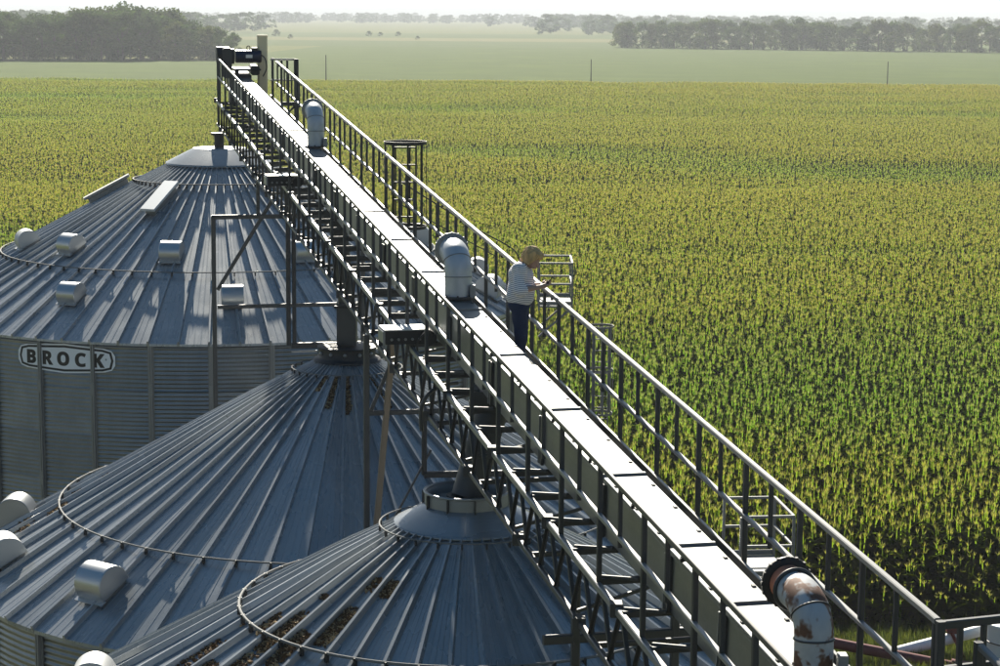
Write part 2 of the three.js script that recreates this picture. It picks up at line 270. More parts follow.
{
  const crowns = [1, 2, 3, 4, 5].map(k => crownGeo(k * 31, 2200, 34, 0.02, 0.02)), trunks = [1, 2, 3].map(trunkGeo), r = rng(77);
  const tree = (x, z, h, wf, k, label, group) => {
    const t = thing('deciduous_tree', label, 'tree', [x, 0, z], group); t.rotation.y = r() * 6.28; t.scale.set(h * wf, h, h * wf);
    mesh('trunk', trunks[k % 3], M.bark, t); mesh('crown', crowns[k % 5], leafMat[(k * 7 + (r() * 4 | 0)) % 4], t);
  };
  // the wood beyond the corn on the side of the far bin
  for (let row = 0; row < 3; row++) for (let i = 0; i < 21; i++) {
    const f = (i + 0.5 * (row % 2)) / 20, x = -228 + 118 * f + (r() - 0.5) * 4, z = -772 - 52 * f - row * 17 - r() * 8;
    const h = (18 + 5.5 * r()) * (0.92 + 0.12 * Math.sin(f * 9 + 1)) * (f > 0.6 ? 1 - 0.9 * (f - 0.6) : 1);
    tree(x, z, h, 0.85 + 0.4 * r(), i + row * 3, row ? 'broadleaf tree rising from within the dense dark green wood beyond the corn' : 'broadleaf tree on the front edge of the dense dark green wood beyond corn', row ? 'trees inside the near wood' : 'trees along the edge of the near wood');
  }
  // the thinner wood farther off
  for (let row = 0; row < 2; row++) for (let i = 0; i < 34; i++) {
    const f = (i + 0.5 * row) / 33, x = 66 + 222 * f + (r() - 0.5) * 5, z = -1206 + 78 * f - row * 22 - r() * 9;
    tree(x, z, 12.5 + 5 * r(), 0.9 + 0.5 * r(), i * 2 + row, row ? 'hazy tree standing in the back row of the long shelterbelt past the beans' : 'hazy tree in the front row of the long shelterbelt past the beans', row ? 'back row of the shelterbelt' : 'front row of the shelterbelt');
  }
  // woods at the horizon, one hazy mass
  const list = []; const rr = rng(5);
  for (let i = 0; i < 1500; i++) {
    const band = rr(), z = -(1750 + 3600 * band), x = (rr() - 0.5) * 0.62 * -z;
    const m = perlin.noise(x * 0.0022 + 4, z * 0.0016, 3.3); if (m < -0.02 || (z > -2600 && x / -z > -0.11 && x / -z < 0.02)) continue;
    list.push([x, z, 13 + 7 * rr(), rr() * 6.28, rr()]);
  }
  const im = new THREE.InstancedMesh(crownGeo(900, 420, 26, 0.045, 0.02), leafMat[2], list.length); im.name = 'distant_woods'; im.userData = { kind: 'stuff', label: 'pale blue-grey woods along the hazy horizon', category: 'woods' };
  const m = new THREE.Matrix4(), q = new THREE.Quaternion();
  list.forEach(([x, z, h, a], i) => { q.setFromAxisAngle(UP, a); m.compose(V(x, -0.4, z), q, V(h * 1.7, h, h * 1.7)); im.setMatrixAt(i, m); }); im.castShadow = im.receiveShadow = true;
  scene.add(im);
  // scattered field bushes
  for (const [x, z, h] of [[-107, -1700, 4], [-98, -1702, 3.2], [-84, -1708, 3.6], [-176, -1650, 5], [-60, -1500, 2.6], [-150, -1500, 3]]) {
    const t = thing('field_bush', 'small round bush on the line between the far fields', 'bush', [x, 0, z], 'bushes between the far fields'); t.scale.set(h * 1.8, h, h * 1.8); mesh('crown', crowns[2], leafMat[0], t); mesh('trunk', trunks[0], M.bark, t);
  }
  // utility poles
  for (const [x, z, h, lab] of [[22.6, -537, 6.3, 'slim grey utility pole at the corn edge before the shelterbelt end'], [98.2, -538.5, 6.3, 'slim grey utility pole at the corn edge before the middle of the shelterbelt'], [-44.3, -532, 7.0, 'slim utility pole standing in the corn beyond the drive head railing']]) {
    const t = thing('utility_pole', lab, 'pole', [x, 0, z]); mesh('pole', cyl(V(0, 0, 0), 0.16, 0.1, h + 1.2, 8), M.wood, t); mesh('cap', cyl(V(0, h + 1.2, 0), 0.11, 0.05, 0.1, 8), M.steel, t);
  }
}

// ------------------------------------------------------------------ grain bins
function gridGeo(rows) { // rows: arrays of equal length of [x,y,z,u,v]
  const n = rows[0].length, pos = [], uv = [], idx = [];
  rows.forEach((row, j) => row.forEach((p, i) => { pos.push(p[0], p[1], p[2]); uv.push(p[3], p[4]); if (j && i) { const a = (j - 1) * n + i - 1, b = a + 1, c = j * n + i - 1, d = c + 1; idx.push(a, b, c, b, d, c); } }));
  const g = new THREE.BufferGeometry(); g.setAttribute('position', new THREE.Float32BufferAttribute(pos, 3)); g.setAttribute('uv', new THREE.Float32BufferAttribute(uv, 2)); g.setIndex(idx); return g;
}
function flatShade(g) { const n = g.toNonIndexed(); n.computeVertexNormals(); return n; }
function roofPanel(n, r0, r1, apex, tan, seed) {
  const c = 1 / Math.hypot(1, tan), rows = [], rnd = rng(seed), ou = rnd() * 2, ov = rnd() * 4;
  const prof = hw => {
    const e = [], rib = Math.min(0.075, hw * 0.55), f0 = -hw, f1 = hw - rib;
    e.push([f0, 0]);
    for (const k of [0.25, 0.5, 0.75]) { const x = f0 + (f1 - f0) * k, b = Math.min(0.012, hw * 0.05); e.push([x - b, 0], [x - b * 0.5, 0.0035], [x + b * 0.5, 0.0035], [x + b, 0]); }
    const hh = Math.min(0.072, hw * 0.7);
    e.push([f1, 0], [f1 + rib * 0.2, hh], [f1 + rib * 0.72, hh], [f1 + rib * 0.9, 0.004], [hw, 0]); return e;
  };
  const stations = []; for (let k = 0; k <= 12; k++) stations.push(r0 + (r1 - r0) * k / 12);
  for (const r of stations) { const hw = r * Math.tan(Math.PI / n); rows.push(prof(hw).map(([x, h]) => { const w = h > 0.02 ? 0 : 0.006 * perlin.noise(x * 4 + seed, r * 1.3, seed * 0.7), hh = h + w * Math.max(0, 1 - Math.abs(x) / hw); return [x + (h > 0.02 ? 0.003 * perlin.noise(r * 1.1, seed, 2) : 0), apex - tan * r + hh * c, r + hh * tan * c, x + ou, r + ov]; })); }
  const hw = r1 * Math.tan(Math.PI / n); // folded drip edge
  rows.push(prof(hw).map(([x, h]) => [x, apex - tan * r1 - 0.055, r1 + 0.004, x + ou, r1 + 0.06 + ov]));
  return flatShade(gridGeo(rows));
}
function wallSheet(Rw, da, seed) {
  const rows = [], Hs = 1.118, nw = 11, rnd = rng(seed), ou = rnd() * 2, ov = rnd() * 4;
  for (let j = 0; j <= nw * 6; j++) { const y = -Hs * j / (nw * 6), r = Rw + 0.0115 * Math.cos(j / 6 * 2 * Math.PI), row = []; for (let i = 0; i <= 6; i++) { const a = -da / 2 + da * i / 6; row.push([r * Math.sin(a), y, r * Math.cos(a), a * Rw + ou, y + ov]); } rows.push(row); }
  const g = gridGeo(rows); g.computeVertexNormals(); return g;
}
function ringTube(r, y, t = 0.022, seg = 96) { const g = new THREE.TorusGeometry(r, t, 8, seg); g.rotateX(Math.PI / 2); g.translate(0, y, 0); return g; }
function lathe(pts, n = 48) { return new THREE.LatheGeometry(pts.map(([x, y]) => new THREE.Vector2(x, y)), n); }

function makeBin(cfg) {
  const { name, label, x, z, apex, Rw, tan, n, nSheet, phase, r0, rings } = cfg;
  const b = thing(name, label, 'grain bin', [x, 0, z]);
  const ve = [1, 2, 3].map(k => roofPanel(n, r0, Rw + 0.1, apex, tan, k * 13 + n)), rr = rng(n);
  for (let i = 0; i < n; i++) { const m = mesh('roof_panel', ve[(rr() * 3) | 0], M.roof[(rr() * 3) | 0], b); m.rotation.y = phase + (i + 0.5) * 2 * Math.PI / n; }
  const eave = apex - tan * (Rw + 0.1) - 0.02, tiers = Math.ceil(eave / 1.118), da = 2 * Math.PI / nSheet;
  const ws = [1, 2].map(k => wallSheet(Rw, da, k * 17 + n));
  for (let t = 0; t < tiers; t++) for (let i = 0; i < nSheet; i++) {
    const m = mesh('wall_sheet', ws[(rr() * 2) | 0], M.wall[(rr() * 3) | 0], b); m.rotation.y = phase + (i + 0.5 * (t % 2)) * da; m.position.y = eave - t * 1.118; 
  }
  // stiffener posts: hat section, two to a sheet
  const hat = [[-0.075, 0], [-0.075, 0.012], [-0.045, 0.014], [-0.04, 0.075], [-0.012, 0.078], [-0.008, 0.06], [0.008, 0.06], [0.012, 0.078], [0.04, 0.075], [0.045, 0.014], [0.075, 0.012], [0.075, 0]];
  const hs = new THREE.Shape(hat.map(([a, c]) => new THREE.Vector2(a, c)));
  const hg = new THREE.ExtrudeGeometry(hs, { depth: eave - 0.03, bevelEnabled: false }); hg.rotateX(-Math.PI / 2); hg.rotateY(Math.PI); hg.translate(0, 0, Rw + 0.008);
  const splice = []; for (let t = 1; t < tiers; t += 2) { splice.push(box(0, eave - t * 1.118, Rw + 0.048, 0.1, 0.3, 0.1)); }
  const spg = merge(splice);
  for (let i = 0; i < nSheet * 2; i++) { const m = mesh('wall_stiffener', hg, M.galvDull, b); m.rotation.y = phase + i * da / 2; mesh('splice_plate', spg, M.galvDull, m); }
  for (const [r, t] of rings) {
    const y = apex - tan * r + 0.12, ring = mesh('safety_ring', ringTube(r, y, t * 0.8), M.ring, b);
    const cg = r < 1.5 ? box(0, 0.01, 0, 0.02, 0.07, 0.03) : box(0, 0, 0, 0.03, 0.11, 0.045);
    for (let i = 0; i < n; i += r < 1.5 ? 2 : 1) { const a = phase + i * 2 * Math.PI / n; const m = mesh('ring_clip', cg, M.steelDark, ring); m.position.set(Math.sin(a) * r, y - 0.045, Math.cos(a) * r); m.rotation.y = a; }
  }
  return b;
}
const B1 = { name: 'grain_bin', label: 'largest corrugated grain bin with lettered sign on its wall, at conveyor head', x: -7.59, z: -56.559, apex: 15.648, Rw: 8.1, tan: 0.53, n: 72, nSheet: 18, phase: rad(-4.1), r0: 1.36, rings: [[5.8, 0.02], [2.3, 0.018]] };
const B2 = { name: 'grain_bin', label: 'galvanised grain bin with dark bolted collar at its peak and grooved roof', x: -2.691, z: -36.51, apex: 13.237, Rw: 6.65, tan: 0.555, n: 56, nSheet: 14, phase: rad(-3), r0: 0.56, rings: [[5.03, 0.02], [0.97, 0.012]] };
const B3 = { name: 'grain_bin', label: 'smallest grain bin with smooth cone cap and brown litter in its roof valleys', x: -0.374, z: -24.153, apex: 13.508, Rw: 5.0, tan: 0.555, n: 46, nSheet: 11, phase: rad(-2), r0: 0.8, rings: [[2.68, 0.022], [1.03, 0.012]] };
const b1 = makeBin(B1), b2 = makeBin(B2), b3 = makeBin(B3);
const roofY = (B, r) => B.apex - B.tan * r;
{ // peaks
  let y = roofY(B1, 1.4);
  mesh('peak_cap', lathe([[1.44, y + 0.03], [1.44, y + 0.075], [0.72, y + 0.44], [0.7, y + 0.46], [0.0, y + 0.47]], 24), M.roof[1], b1);
  const sp = mesh('inlet_spout', cyl(V(0, y + 0.44, 0), 0.13, 0.13, 0.4, 20), M.steelDark, b1); mesh('flange', cyl(V(0, y + 0.8, 0), 0.22, 0.22, 0.06, 20), M.steelDark, sp);
  y = roofY(B2, 0.5);
  mesh('peak_collar', lathe([[0.6, y - 0.02], [0.58, y + 0.02], [0.5, y + 0.04], [0.5, y + 0.2], [0.53, y + 0.2], [0.53, y + 0.23], [0.2, y + 0.24], [0, y + 0.24]], 36), M.steelDark, b2);
  for (let i = 0; i < 12; i++) { const a = i * Math.PI / 6; const m = mesh('collar_bolt', new THREE.SphereGeometry(0.035, 8, 6), M.galv, b2); m.position.set(0.5 * Math.sin(a), y + 0.13, 0.5 * Math.cos(a)); }
  const d2 = mesh('inlet_duct', box(0, 13.55, 0, 0.34, 0.66, 0.34, 0.01), M.steel, b2); mesh('flange', box(0, 13.9, 0, 0.42, 0.04, 0.42), M.steelDark, d2);
  y = roofY(B3, 0.5);
  mesh('peak_cap', lathe([[0.86, roofY(B3, 0.86) + 0.02], [0.86, roofY(B3, 0.86) + 0.06], [0.5, y + 0.06]], 40), M.roof[1], b3);
  const col = mesh('peak_collar', lathe([[0.5, y + 0.04], [0.5, y + 0.2], [0.47, y + 0.2], [0.47, y + 0.1], [0, y + 0.12]], 40), M.galvDull, b3);
  mesh('rim', ringTube(0.5, y + 0.21, 0.018, 48), M.galv, col);
  for (let i = 0; i < 10; i++) { const a = i * Math.PI / 5 + 0.2; const m = mesh('collar_gusset', box(0, y + 0.12, 0.51, 0.016, 0.16, 0.05, 0.003), M.steel, col); m.rotation.y = a; }
}
// roof vents: half-round hoods on a kerb, mouth down the slope
const hoodShape = new THREE.Shape(); hoodShape.moveTo(-0.27, 0); hoodShape.absarc(0, 0.06, 0.27, Math.PI, 0, true); hoodShape.lineTo(0.27, -0.02); hoodShape.lineTo(-0.27, -0.02); hoodShape.closePath();
const hoodGeo = new THREE.ExtrudeGeometry(hoodShape, { depth: 0.5, bevelEnabled: true, bevelSize: 0.012, bevelThickness: 0.012, bevelSegments: 1, curveSegments: 18 }); hoodGeo.translate(0, 0.06, -0.25); hoodGeo.rotateY(-Math.PI / 2);
const kerbGeo = box(0, 0.0, -0.02, 0.44, 0.14, 0.42), lipGeo = box(0, 0.03, 0.3, 0.56, 0.02, 0.1, 0.003);
const ventM = std([0.45, 0.465, 0.475], { roughness: 0.34, metalness: 0.8 });
function onRoof(o, B, r, deg, lift = 0) { const a = rad(deg); o.position.set(B.x + Math.sin(a) * r, roofY(B, r) + lift, B.z + Math.cos(a) * r); o.rotation.order = 'YXZ'; o.rotation.y = a; o.rotation.x = Math.atan(B.tan); return o; }
function vent(B, r, deg, label, group, mat = ventM, s = 1) {
  const t = thing('roof_vent', label, 'roof vent', [0, 0, 0], group); onRoof(t, B, r, deg, 0.03); t.scale.setScalar(s);
  mesh('hood', hoodGeo, mat, t); mesh('kerb', kerbGeo, M.galvDull, t); mesh('drip_lip', lipGeo, mat, t);
}
vent(B1, 5.15, -66, 'round-topped vent standing out pale against the corn beside the hatch lid', null, M.paleVent);
vent(B1, 5.0, -40, 'half-round vent hood between the pale vent and the square steel hatch', null);
vent(B1, 6.75, -24.2, 'half-round vent hood below the roof ring of the largest bin, above sign', null);
vent(B1, 5.05, -5.9, 'half-round vent hood just above the ring, below the long roof hatch', null);
vent(B1, 6.7, 9.9, 'half-round vent hood beside the tower leg, below the roof ring', null);
vent(B1, 5.1, 30.7, 'shiny half-round vent hood half hidden behind the tower posts', null);
vent(B1, 5.3, 93, 'pale vent hood beyond the catwalk next to the dark ladder cage', null, M.paleVent, 1.15);
vent(B1, 6.9, 90, 'pale vent hood beyond the catwalk behind the white elbow', null, M.paleVent, 1.1);
vent(B1, 7.45, 76, 'largest-looking pale vent hood beyond the catwalk beside the person', null, M.paleVent, 1.2);
vent(B2, 5.85, -90, 'vent hood rising over the far edge of the collared bin roof, before the wall', null, M.galv, 1.1);
vent(B2, 6.0, -65.7, 'pale vent hood at the roof edge of the collared bin', null, M.paleVent, 1.1);
vent(B2, 5.8, -36.7, 'grey half-round vent hood alone on the sunlit panels of the collared bin', null, ventM, 1.1);
vent(B3, 4.35, -86, 'white vent hood at the lower edge of the smallest bin roof', null, M.paleVent, 0.9);
function hatch(B, r, deg, label, mat) { // long box hatch raised on a kerb
  const t = thing('roof_hatch', label, 'roof hatch', [0, 0, 0]); onRoof(t, B, r, deg, 0.02);
  mesh('lid', box(0, 0.22, 0, 0.42, 0.07, 1.35), mat, t); mesh('kerb', box(0, 0.1, 0, 0.3, 0.2, 1.15), M.galvDull, t); mesh('hinge_strip', box(0.19, 0.19, 0, 0.03, 0.03, 1.2, 0.003), M.steelDark, t);
}
hatch(B1, 2.95, -22.5, 'long bright steel roof hatch below the upper ring of the largest bin', M.boxWhite);
hatch(B1, 2.9, -80, 'long grey roof hatch at the skyline edge of the largest bin', M.galvDull);
hatch(B1, 4.6, 96, 'long grey roof hatch beyond the catwalk under the ladder cage', M.galv);

{ // lettered sign on the wall of the largest bin, behind its stiffeners
  const cw = 1024, ch = 320, cv = document.createElement('canvas'); cv.width = cw; cv.height = ch; const c = cv.getContext('2d');
  c.fillStyle = '#dfe3e6'; c.fillRect(0, 0, cw, ch);
  const hexa = i => { c.beginPath(); const pts = [[0.02, 0.2], [0.1, 0.12], [0.5, 0.03], [0.9, 0.12], [0.98, 0.2], [1, 0.5], [0.98, 0.8], [0.9, 0.88], [0.5, 0.97], [0.1, 0.88], [0.02, 0.8], [0, 0.5]]; pts.forEach(([x, y], k) => { const X = cw / 2 + (x - 0.5) * (cw - 2 * i), Y = ch / 2 + (y - 0.5) * (ch - 2 * i); k ? c.lineTo(X, Y) : c.moveTo(X, Y); }); c.closePath(); };
  c.strokeStyle = '#0c0d10'; c.lineWidth = 22; hexa(28); c.stroke();
  c.fillStyle = '#0c0d10'; c.textAlign = 'center'; c.textBaseline = 'middle'; c.font = 'bold 178px sans-serif';
  'BROCK'.split('').forEach((k, i) => { c.save(); c.translate(150 + i * 176, ch / 2 + 6); c.scale(1.05, 1.05); c.lineWidth = 10; c.strokeText(k, 0, 0); c.fillText(k, 0, 0); c.restore(); });
  c.font = 'bold 26px sans-serif'; c.fillText('®', 935, 150);
  const t = new THREE.CanvasTexture(cv); t.colorSpace = THREE.SRGBColorSpace;
  const Wd = 2.62, Hd = 0.74, rows = [[], []], nx = 30, hx = f => { const q = Math.abs(f - 0.5) * 2; return q > 0.96 ? 0.3 + 0.3 * (1 - q) / 0.04 * 1 : q > 0.8 ? 0.6 + 0.16 * (0.96 - q) / 0.16 : 0.76 + 0.2 * (0.8 - q) / 0.8; };
  const strip = []; const ys = [-1, -0.5, 0, 0.5, 1];
  ys.forEach(k => { const row = []; for (let i = 0; i <= nx; i++) { const f = i / nx, a = (f - 0.5) * Wd / B1.Rw, y = k * hx(f) * Hd / 2; row.push([Math.sin(a) * (B1.Rw + 0.024), y, Math.cos(a) * (B1.Rw + 0.024), f, 0.5 + y / Hd]); } strip.push(row); });
  const g = gridGeo(strip); g.computeVertexNormals();
  const sgn = mesh('sign', g, std([1, 1, 1], { map: t, roughness: 0.55 }), scene); sgn.position.set(B1.x, 10.86, B1.z); sgn.rotation.y = rad(-19.4);
  tag(sgn, 'white hexagonal sign lettered BROCK in black on the corrugated bin wall', 'sign');
}
{ // husks and chaff lying in the roof valleys
  const r = rng(41), chip = new THREE.TetrahedronGeometry(0.028), mat = std([1, 1, 1], { roughness: 1 });
  const put = (name, label, B, n, ranges) => {
    const l = [];
    for (let i = 0; i < n; i++) { const [p0, rA, rB, dens] = ranges[(r() * ranges.length) | 0], hwA = Math.PI / B.n, pr = rA + (rB - rA) * r(), off = Math.pow(r(), 1.6); const ed = (pr - rA) / (rB - rA), thin = Math.sin(Math.PI * ed); if (perlin.noise(pr * 2.7, p0 * 3.1, 4.4) * 1.3 + 0.05 + 0.45 * thin < r() * 0.9) continue;
      const pan = B.phase + (p0 + 0.5) * 2 * hwA, a = pan + hwA * (-0.95 + 0.95 * off); l.push([a, pr, r()]); }
    const im = new THREE.InstancedMesh(chip, mat, l.length); im.name = numbered(name); im.userData = { kind: 'stuff', label, category: 'chaff' };
    const m = new THREE.Matrix4(), q = new THREE.Quaternion(), c = new THREE.Color();
    l.forEach(([a, pr, t], i) => { q.setFromEuler(new THREE.Euler(t * 9, t * 17, t * 5)); const s = 0.6 + 1.1 * fr(t * 13); m.compose(V(B.x + Math.sin(a) * pr, roofY(B, pr) + 0.012, B.z + Math.cos(a) * pr), q, V(s, s * 0.5, s)); im.setMatrixAt(i, m); const k = fr(t * 31); k > 0.75 ? c.setRGB(0.36, 0.26, 0.14) : c.setRGB(0.07 + 0.06 * k, 0.04 + 0.03 * k, 0.022); im.setColorAt(i, c); });
    im.castShadow = im.receiveShadow = true; scene.add(im);
  };
  const pi = (B, deg) => Math.round((rad(deg) - B.phase) / (2 * Math.PI / B.n) - 0.5);
  put('chaff', 'brown husks and chaff caught in roof valleys of the smallest bin', B3, 9000, [[pi(B3, -70), 2.5, 4.2], [pi(B3, -62), 2.2, 3.9], [pi(B3, -54), 1.9, 3.2], [pi(B3, -46), 1.7, 2.9], [pi(B3, -38), 1.5, 2.5], [pi(B3, -31), 1.5, 2.0]]);
  put('chaff', 'scattered husks and chaff along roof valleys of the collared bin', B2, 3600, [[pi(B2, -96), 1.5, 4.8], [pi(B2, -88), 1.9, 5.2], [pi(B2, -82), 2.6, 5.8], [pi(B2, -76), 4.9, 5.9], [pi(B2, -8), 0.8, 1.6], [pi(B2, -20), 0.7, 1.2], [pi(B2, 6), 0.8, 1.9], [pi(B2, 30), 0.8, 1.7]]);
}

// ------------------------------------------------------------------ catwalk truss with its hand rails
const ends = (s0, s1, v, w) => [P(s0, v, w), P(s1, v, w)];
{
  const base = P(0, -0.67, -1.65), t = thing('catwalk_bridge', 'long steel truss catwalk with hand rails climbing over the three bins', 'catwalk', base.toArray());
  const add = (n, g, m, p) => part(n, g, m, t, p);
  for (const [v, sx] of [[VL, 1], [0, -1]]) {
    const tc = add('top_chord', bar(...ends(S0, S1, v, -1.1), 0.055, 0.07), M.rail), bc = add('bottom_chord', bar(...ends(S0, S1, v, -1.66), 0.05, 0.06), M.chord);
    const pit = 0.62; let k = 0;
    for (let s = S0 + 0.2; s < S1 - pit; s += pit, k++) { add('web_strut', angleBar(P(s, v + sx * 0.02, -1.13), P(s + pit / 2, v + sx * 0.02, -1.64), 0.035, 0.006, UP, sx), M.steel, tc); add('web_strut', angleBar(P(s + pit, v + sx * 0.02, -1.13), P(s + pit / 2, v + sx * 0.02, -1.64), 0.035, 0.006, UP, sx), M.steel, tc); }
    for (let s = S0 + 1.1; s < S1; s += 2.4) { add('splice_clamp', box(0, 0, 0, 0.12, 0.12, 0.16).applyMatrix4(new THREE.Matrix4().setPosition(P(s, v, -1.66))), M.steel, bc); add('splice_clamp', box(0, 0, 0, 0.11, 0.12, 0.14).applyMatrix4(new THREE.Matrix4().setPosition(P(s + 1.2, v, -1.1))), M.steel, tc); }
  }
  let k = 0;
  for (let s = S0 + 0.35; s < S1; s += 0.82, k++) {
    add('cross_member', bar(P(s, VL, -1.08), P(s, 0, -1.08), 0.05, 0.06), M.steel);
    add('knee_brace', bar(P(s + 0.05, VL + 0.03, -1.05), P(s - 0.22, -1.02, -1.0), 0.03, 0.03), M.steel);
    if (k % 3 === 0) { add('lateral_brace', bar(P(s, VL, -1.66), P(s, 0, -1.66), 0.05, 0.05), M.steel); }
    else if (k % 3 === 1) add('lateral_brace', bar(P(s, VL, -1.66), P(s + 0.82, 0, -1.66), 0.035, 0.035), M.steel);
  }
  // walkway: grating panels with bearing bars between conveyor and right rail
  for (let s = S0; s < S1 - 0.5; s += 1.22) {
    const l = Math.min(1.2, S1 - s), f = [bar(P(s, -0.53, -1.045), P(s + l, -0.53, -1.045), 0.03, 0.03), bar(P(s, -0.05, -1.045), P(s + l, -0.05, -1.045), 0.03, 0.03)];
    for (let q = 0.1; q < l; q += 0.1) f.push(bar(P(s + q, -0.53, -1.045), P(s + q, -0.05, -1.045), 0.035, 0.025)); add('grating_panel', f, M.galvDull);
  }
  for (let s = S0; s < S1 - 0.1; s += 2.4) add('toe_board', bar(P(s, -0.02, -1.0), P(Math.min(s + 2.39, S1), -0.02, -1.0), 0.012, 0.1), M.steel);
  add('toe_board_cap', bar(...ends(S0, S1, -0.015, -0.945), 0.03, 0.014), M.rail);
  // hand rails
  const railRun = (v, mid, s0, s1, tw, tm) => {
    const tr = add('top_rail', bar(...ends(s0, s1, v, -0.02), tw, 0.05), tm); add('mid_rail', bar(...ends(s0, s1, v, mid), 0.042, 0.042), M.rail);
    let i = 0;
    for (let s = -8.8; s < s1; s += 0.665, i++) {
      if (i % 2 === 0) add('rail_post', bar(P(s, v + 0.01, -1.1), P(s, v + 0.01, -0.03), 0.045, 0.045, U), M.steel, tr);
      else add('rail_picket', bar(P(s, v, mid - 0.08), P(s, v, -0.03), 0.038, 0.03, U), M.steel, tr);
    }
    for (let s = -9.47, j = 1; s > s0; s -= 0.665, j++) j % 2 ? add('rail_picket', bar(P(s, v, mid - 0.08), P(s, v, -0.03), 0.038, 0.03, U), M.steel, tr) : add('rail_post', bar(P(s, v + 0.01, -1.1), P(s, v + 0.01, -0.03), 0.045, 0.045, U), M.steel, tr);
    for (let s = -7.2; s < s1; s += 1.33) add('rail_bolt', box(0, 0, 0, 0.03, 0.035, 0.05).applyMatrix4(new THREE.Matrix4().setPosition(P(s, v - 0.01, -0.06))), M.steelDark, tr);
  };
  railRun(VL, -0.46, S0, 30.1, 0.028, M.chord); railRun(0, -0.53, -8.85, 29.3, 0.05, M.rail);
  // end bay at the drive and the little landing beside it
  for (const v of [VL, 0]) add('rail_post', bar(P(30.1, v, -1.68), P(30.1, v, 0), 0.06, 0.06, U), M.steel);
  for (const [w, h] of [[0, 0.045], [-0.5, 0.04]]) add('landing_rail', bar(P(29.7, -0.1, w), P(29.7, 0.52, w), h, h), M.rail);
  add('landing_post', bar(P(29.6, 0.52, -1.6), P(29.6, 0.52, 0.02), 0.11, 0.11, U), M.steelDark); add('landing_post', bar(P(29.6, 0.3, -1.05), P(29.6, 0.3, 0), 0.05, 0.05, U), M.steel); add('landing_post', bar(P(29.6, 0.16, -1.05), P(29.6, 0.16, 0), 0.05, 0.05, U), M.steel);
  add('landing_beam', bar(P(29.6, -0.1, -1.07), P(29.6, 0.55, -1.07), 0.08, 0.1), M.steel); add('landing_brace', bar(P(29.6, 0.1, -1.5), P(29.6, 0.5, -1.1), 0.05, 0.05), M.steel);
  // junction with the leg platform: rail turns off to the right
  const y0 = -0.02;
  add('rail_post', bar(P(-8.9, 0, -1.1), P(-8.9, 0, 0.0), 0.06, 0.06, U), M.steel);
  for (const w of [-0.03, -0.36, -0.7]) add('side_rail', bar(P(-8.9, 0, w), P(-8.75, 1.5, w), 0.05, 0.06), M.steel);
  for (const v of [0.16, 0.34, 0.52, 0.7, 0.9, 1.1]) add('rail_picket', bar(P(-8.88, v, -1.1), P(-8.88, v, -0.05), 0.035, 0.05, U), M.steel);
  add('lower_stair_rail', bar(P(-8.95, 0.26, -0.16), P(-10.6, 0.42, -0.42), 0.05, 0.05), M.rail);
  add('lower_stair_post', bar(P(-8.97, 0.26, -1.1), P(-8.97, 0.26, -0.14), 0.06, 0.06, U), M.steel);
}
// ------------------------------------------------------------------ drag conveyor
const CV0 = -0.99, CV1 = -0.57, CW = -0.48;
{
  const base = P(0, -0.78, -1.05), t = thing('drag_conveyor', 'enclosed galvanised drag conveyor with white-lit covers running up the catwalk', 'conveyor', base.toArray());
  const add = (n, g, m, p) => part(n, g, m, t, p);
  const j = [-12.4, -10.2, -7.1, -5.7, -3.67, -1.33, 1.07, 3.47, 5.87, 8.27, 10.67, 13.07, 15.47, 17.87, 20.27, 22.67, 25.07, 27.47, 29.9];
  const slab = (s0, s1, v0, v1, w0, w1) => { const g = boxy(v1 - v0, w1 - w0, s1 - s0, 0.004), a = P((s0 + s1) / 2, (v0 + v1) / 2, (w0 + w1) / 2); g.applyMatrix4(new THREE.Matrix4().makeBasis(R, new THREE.Vector3().crossVectors(U.clone().negate(), R), U.clone().negate()).setPosition(a)); return g; };
  for (let i = 0; i < j.length - 1; i++) {
    const a = j[i] + 0.012, b = j[i + 1] - 0.012;
    const tr = add('trough_section', [slab(a, b, CV0 + 0.015, CV0 + 0.021, -1.02, CW), slab(a, b, CV1 - 0.021, CV1 - 0.015, -1.02, CW), slab(a, b, CV0 + 0.021, CV1 - 0.021, -1.02, -1.01)], M.trough);
    add('cover_panel', [slab(a, b, CV0, CV1, CW, CW + 0.008), slab(a, b, CV0, CV0 + 0.004, CW - 0.035, CW), slab(a, b, CV1 - 0.004, CV1, CW - 0.035, CW)], M.cover);
    add('flange', [slab(j[i] - 0.01, j[i] + 0.01, CV0 - 0.03, CV0 + 0.012, -1.03, CW - 0.04), slab(j[i] - 0.01, j[i] + 0.01, CV1 - 0.012, CV1 + 0.03, -1.03, CW - 0.04), slab(j[i] - 0.016, j[i] + 0.016, CV0, CV1, CW + 0.009, CW + 0.03)], M.galvDull, tr);
    add('rib_shadow_strip', [slab(j[i] - 0.1, j[i] - 0.04, CV0 - 0.02, CV0 + 0.012, -1.03, CW - 0.04)], M.steel, tr);  // dark strip beside each joint rib, its shadow built as a part
    const n = Math.round((b - a) / 0.8); for (let q = 0; q < n; q++) for (const v of [CV0 + 0.015, CV1 - 0.05]) add('cover_clip', slab(a + (q + 0.5) * (b - a) / n - 0.02, a + (q + 0.5) * (b - a) / n + 0.02, v, v + 0.035, CW + 0.009, CW + 0.02), M.steel, tr);
  }
}
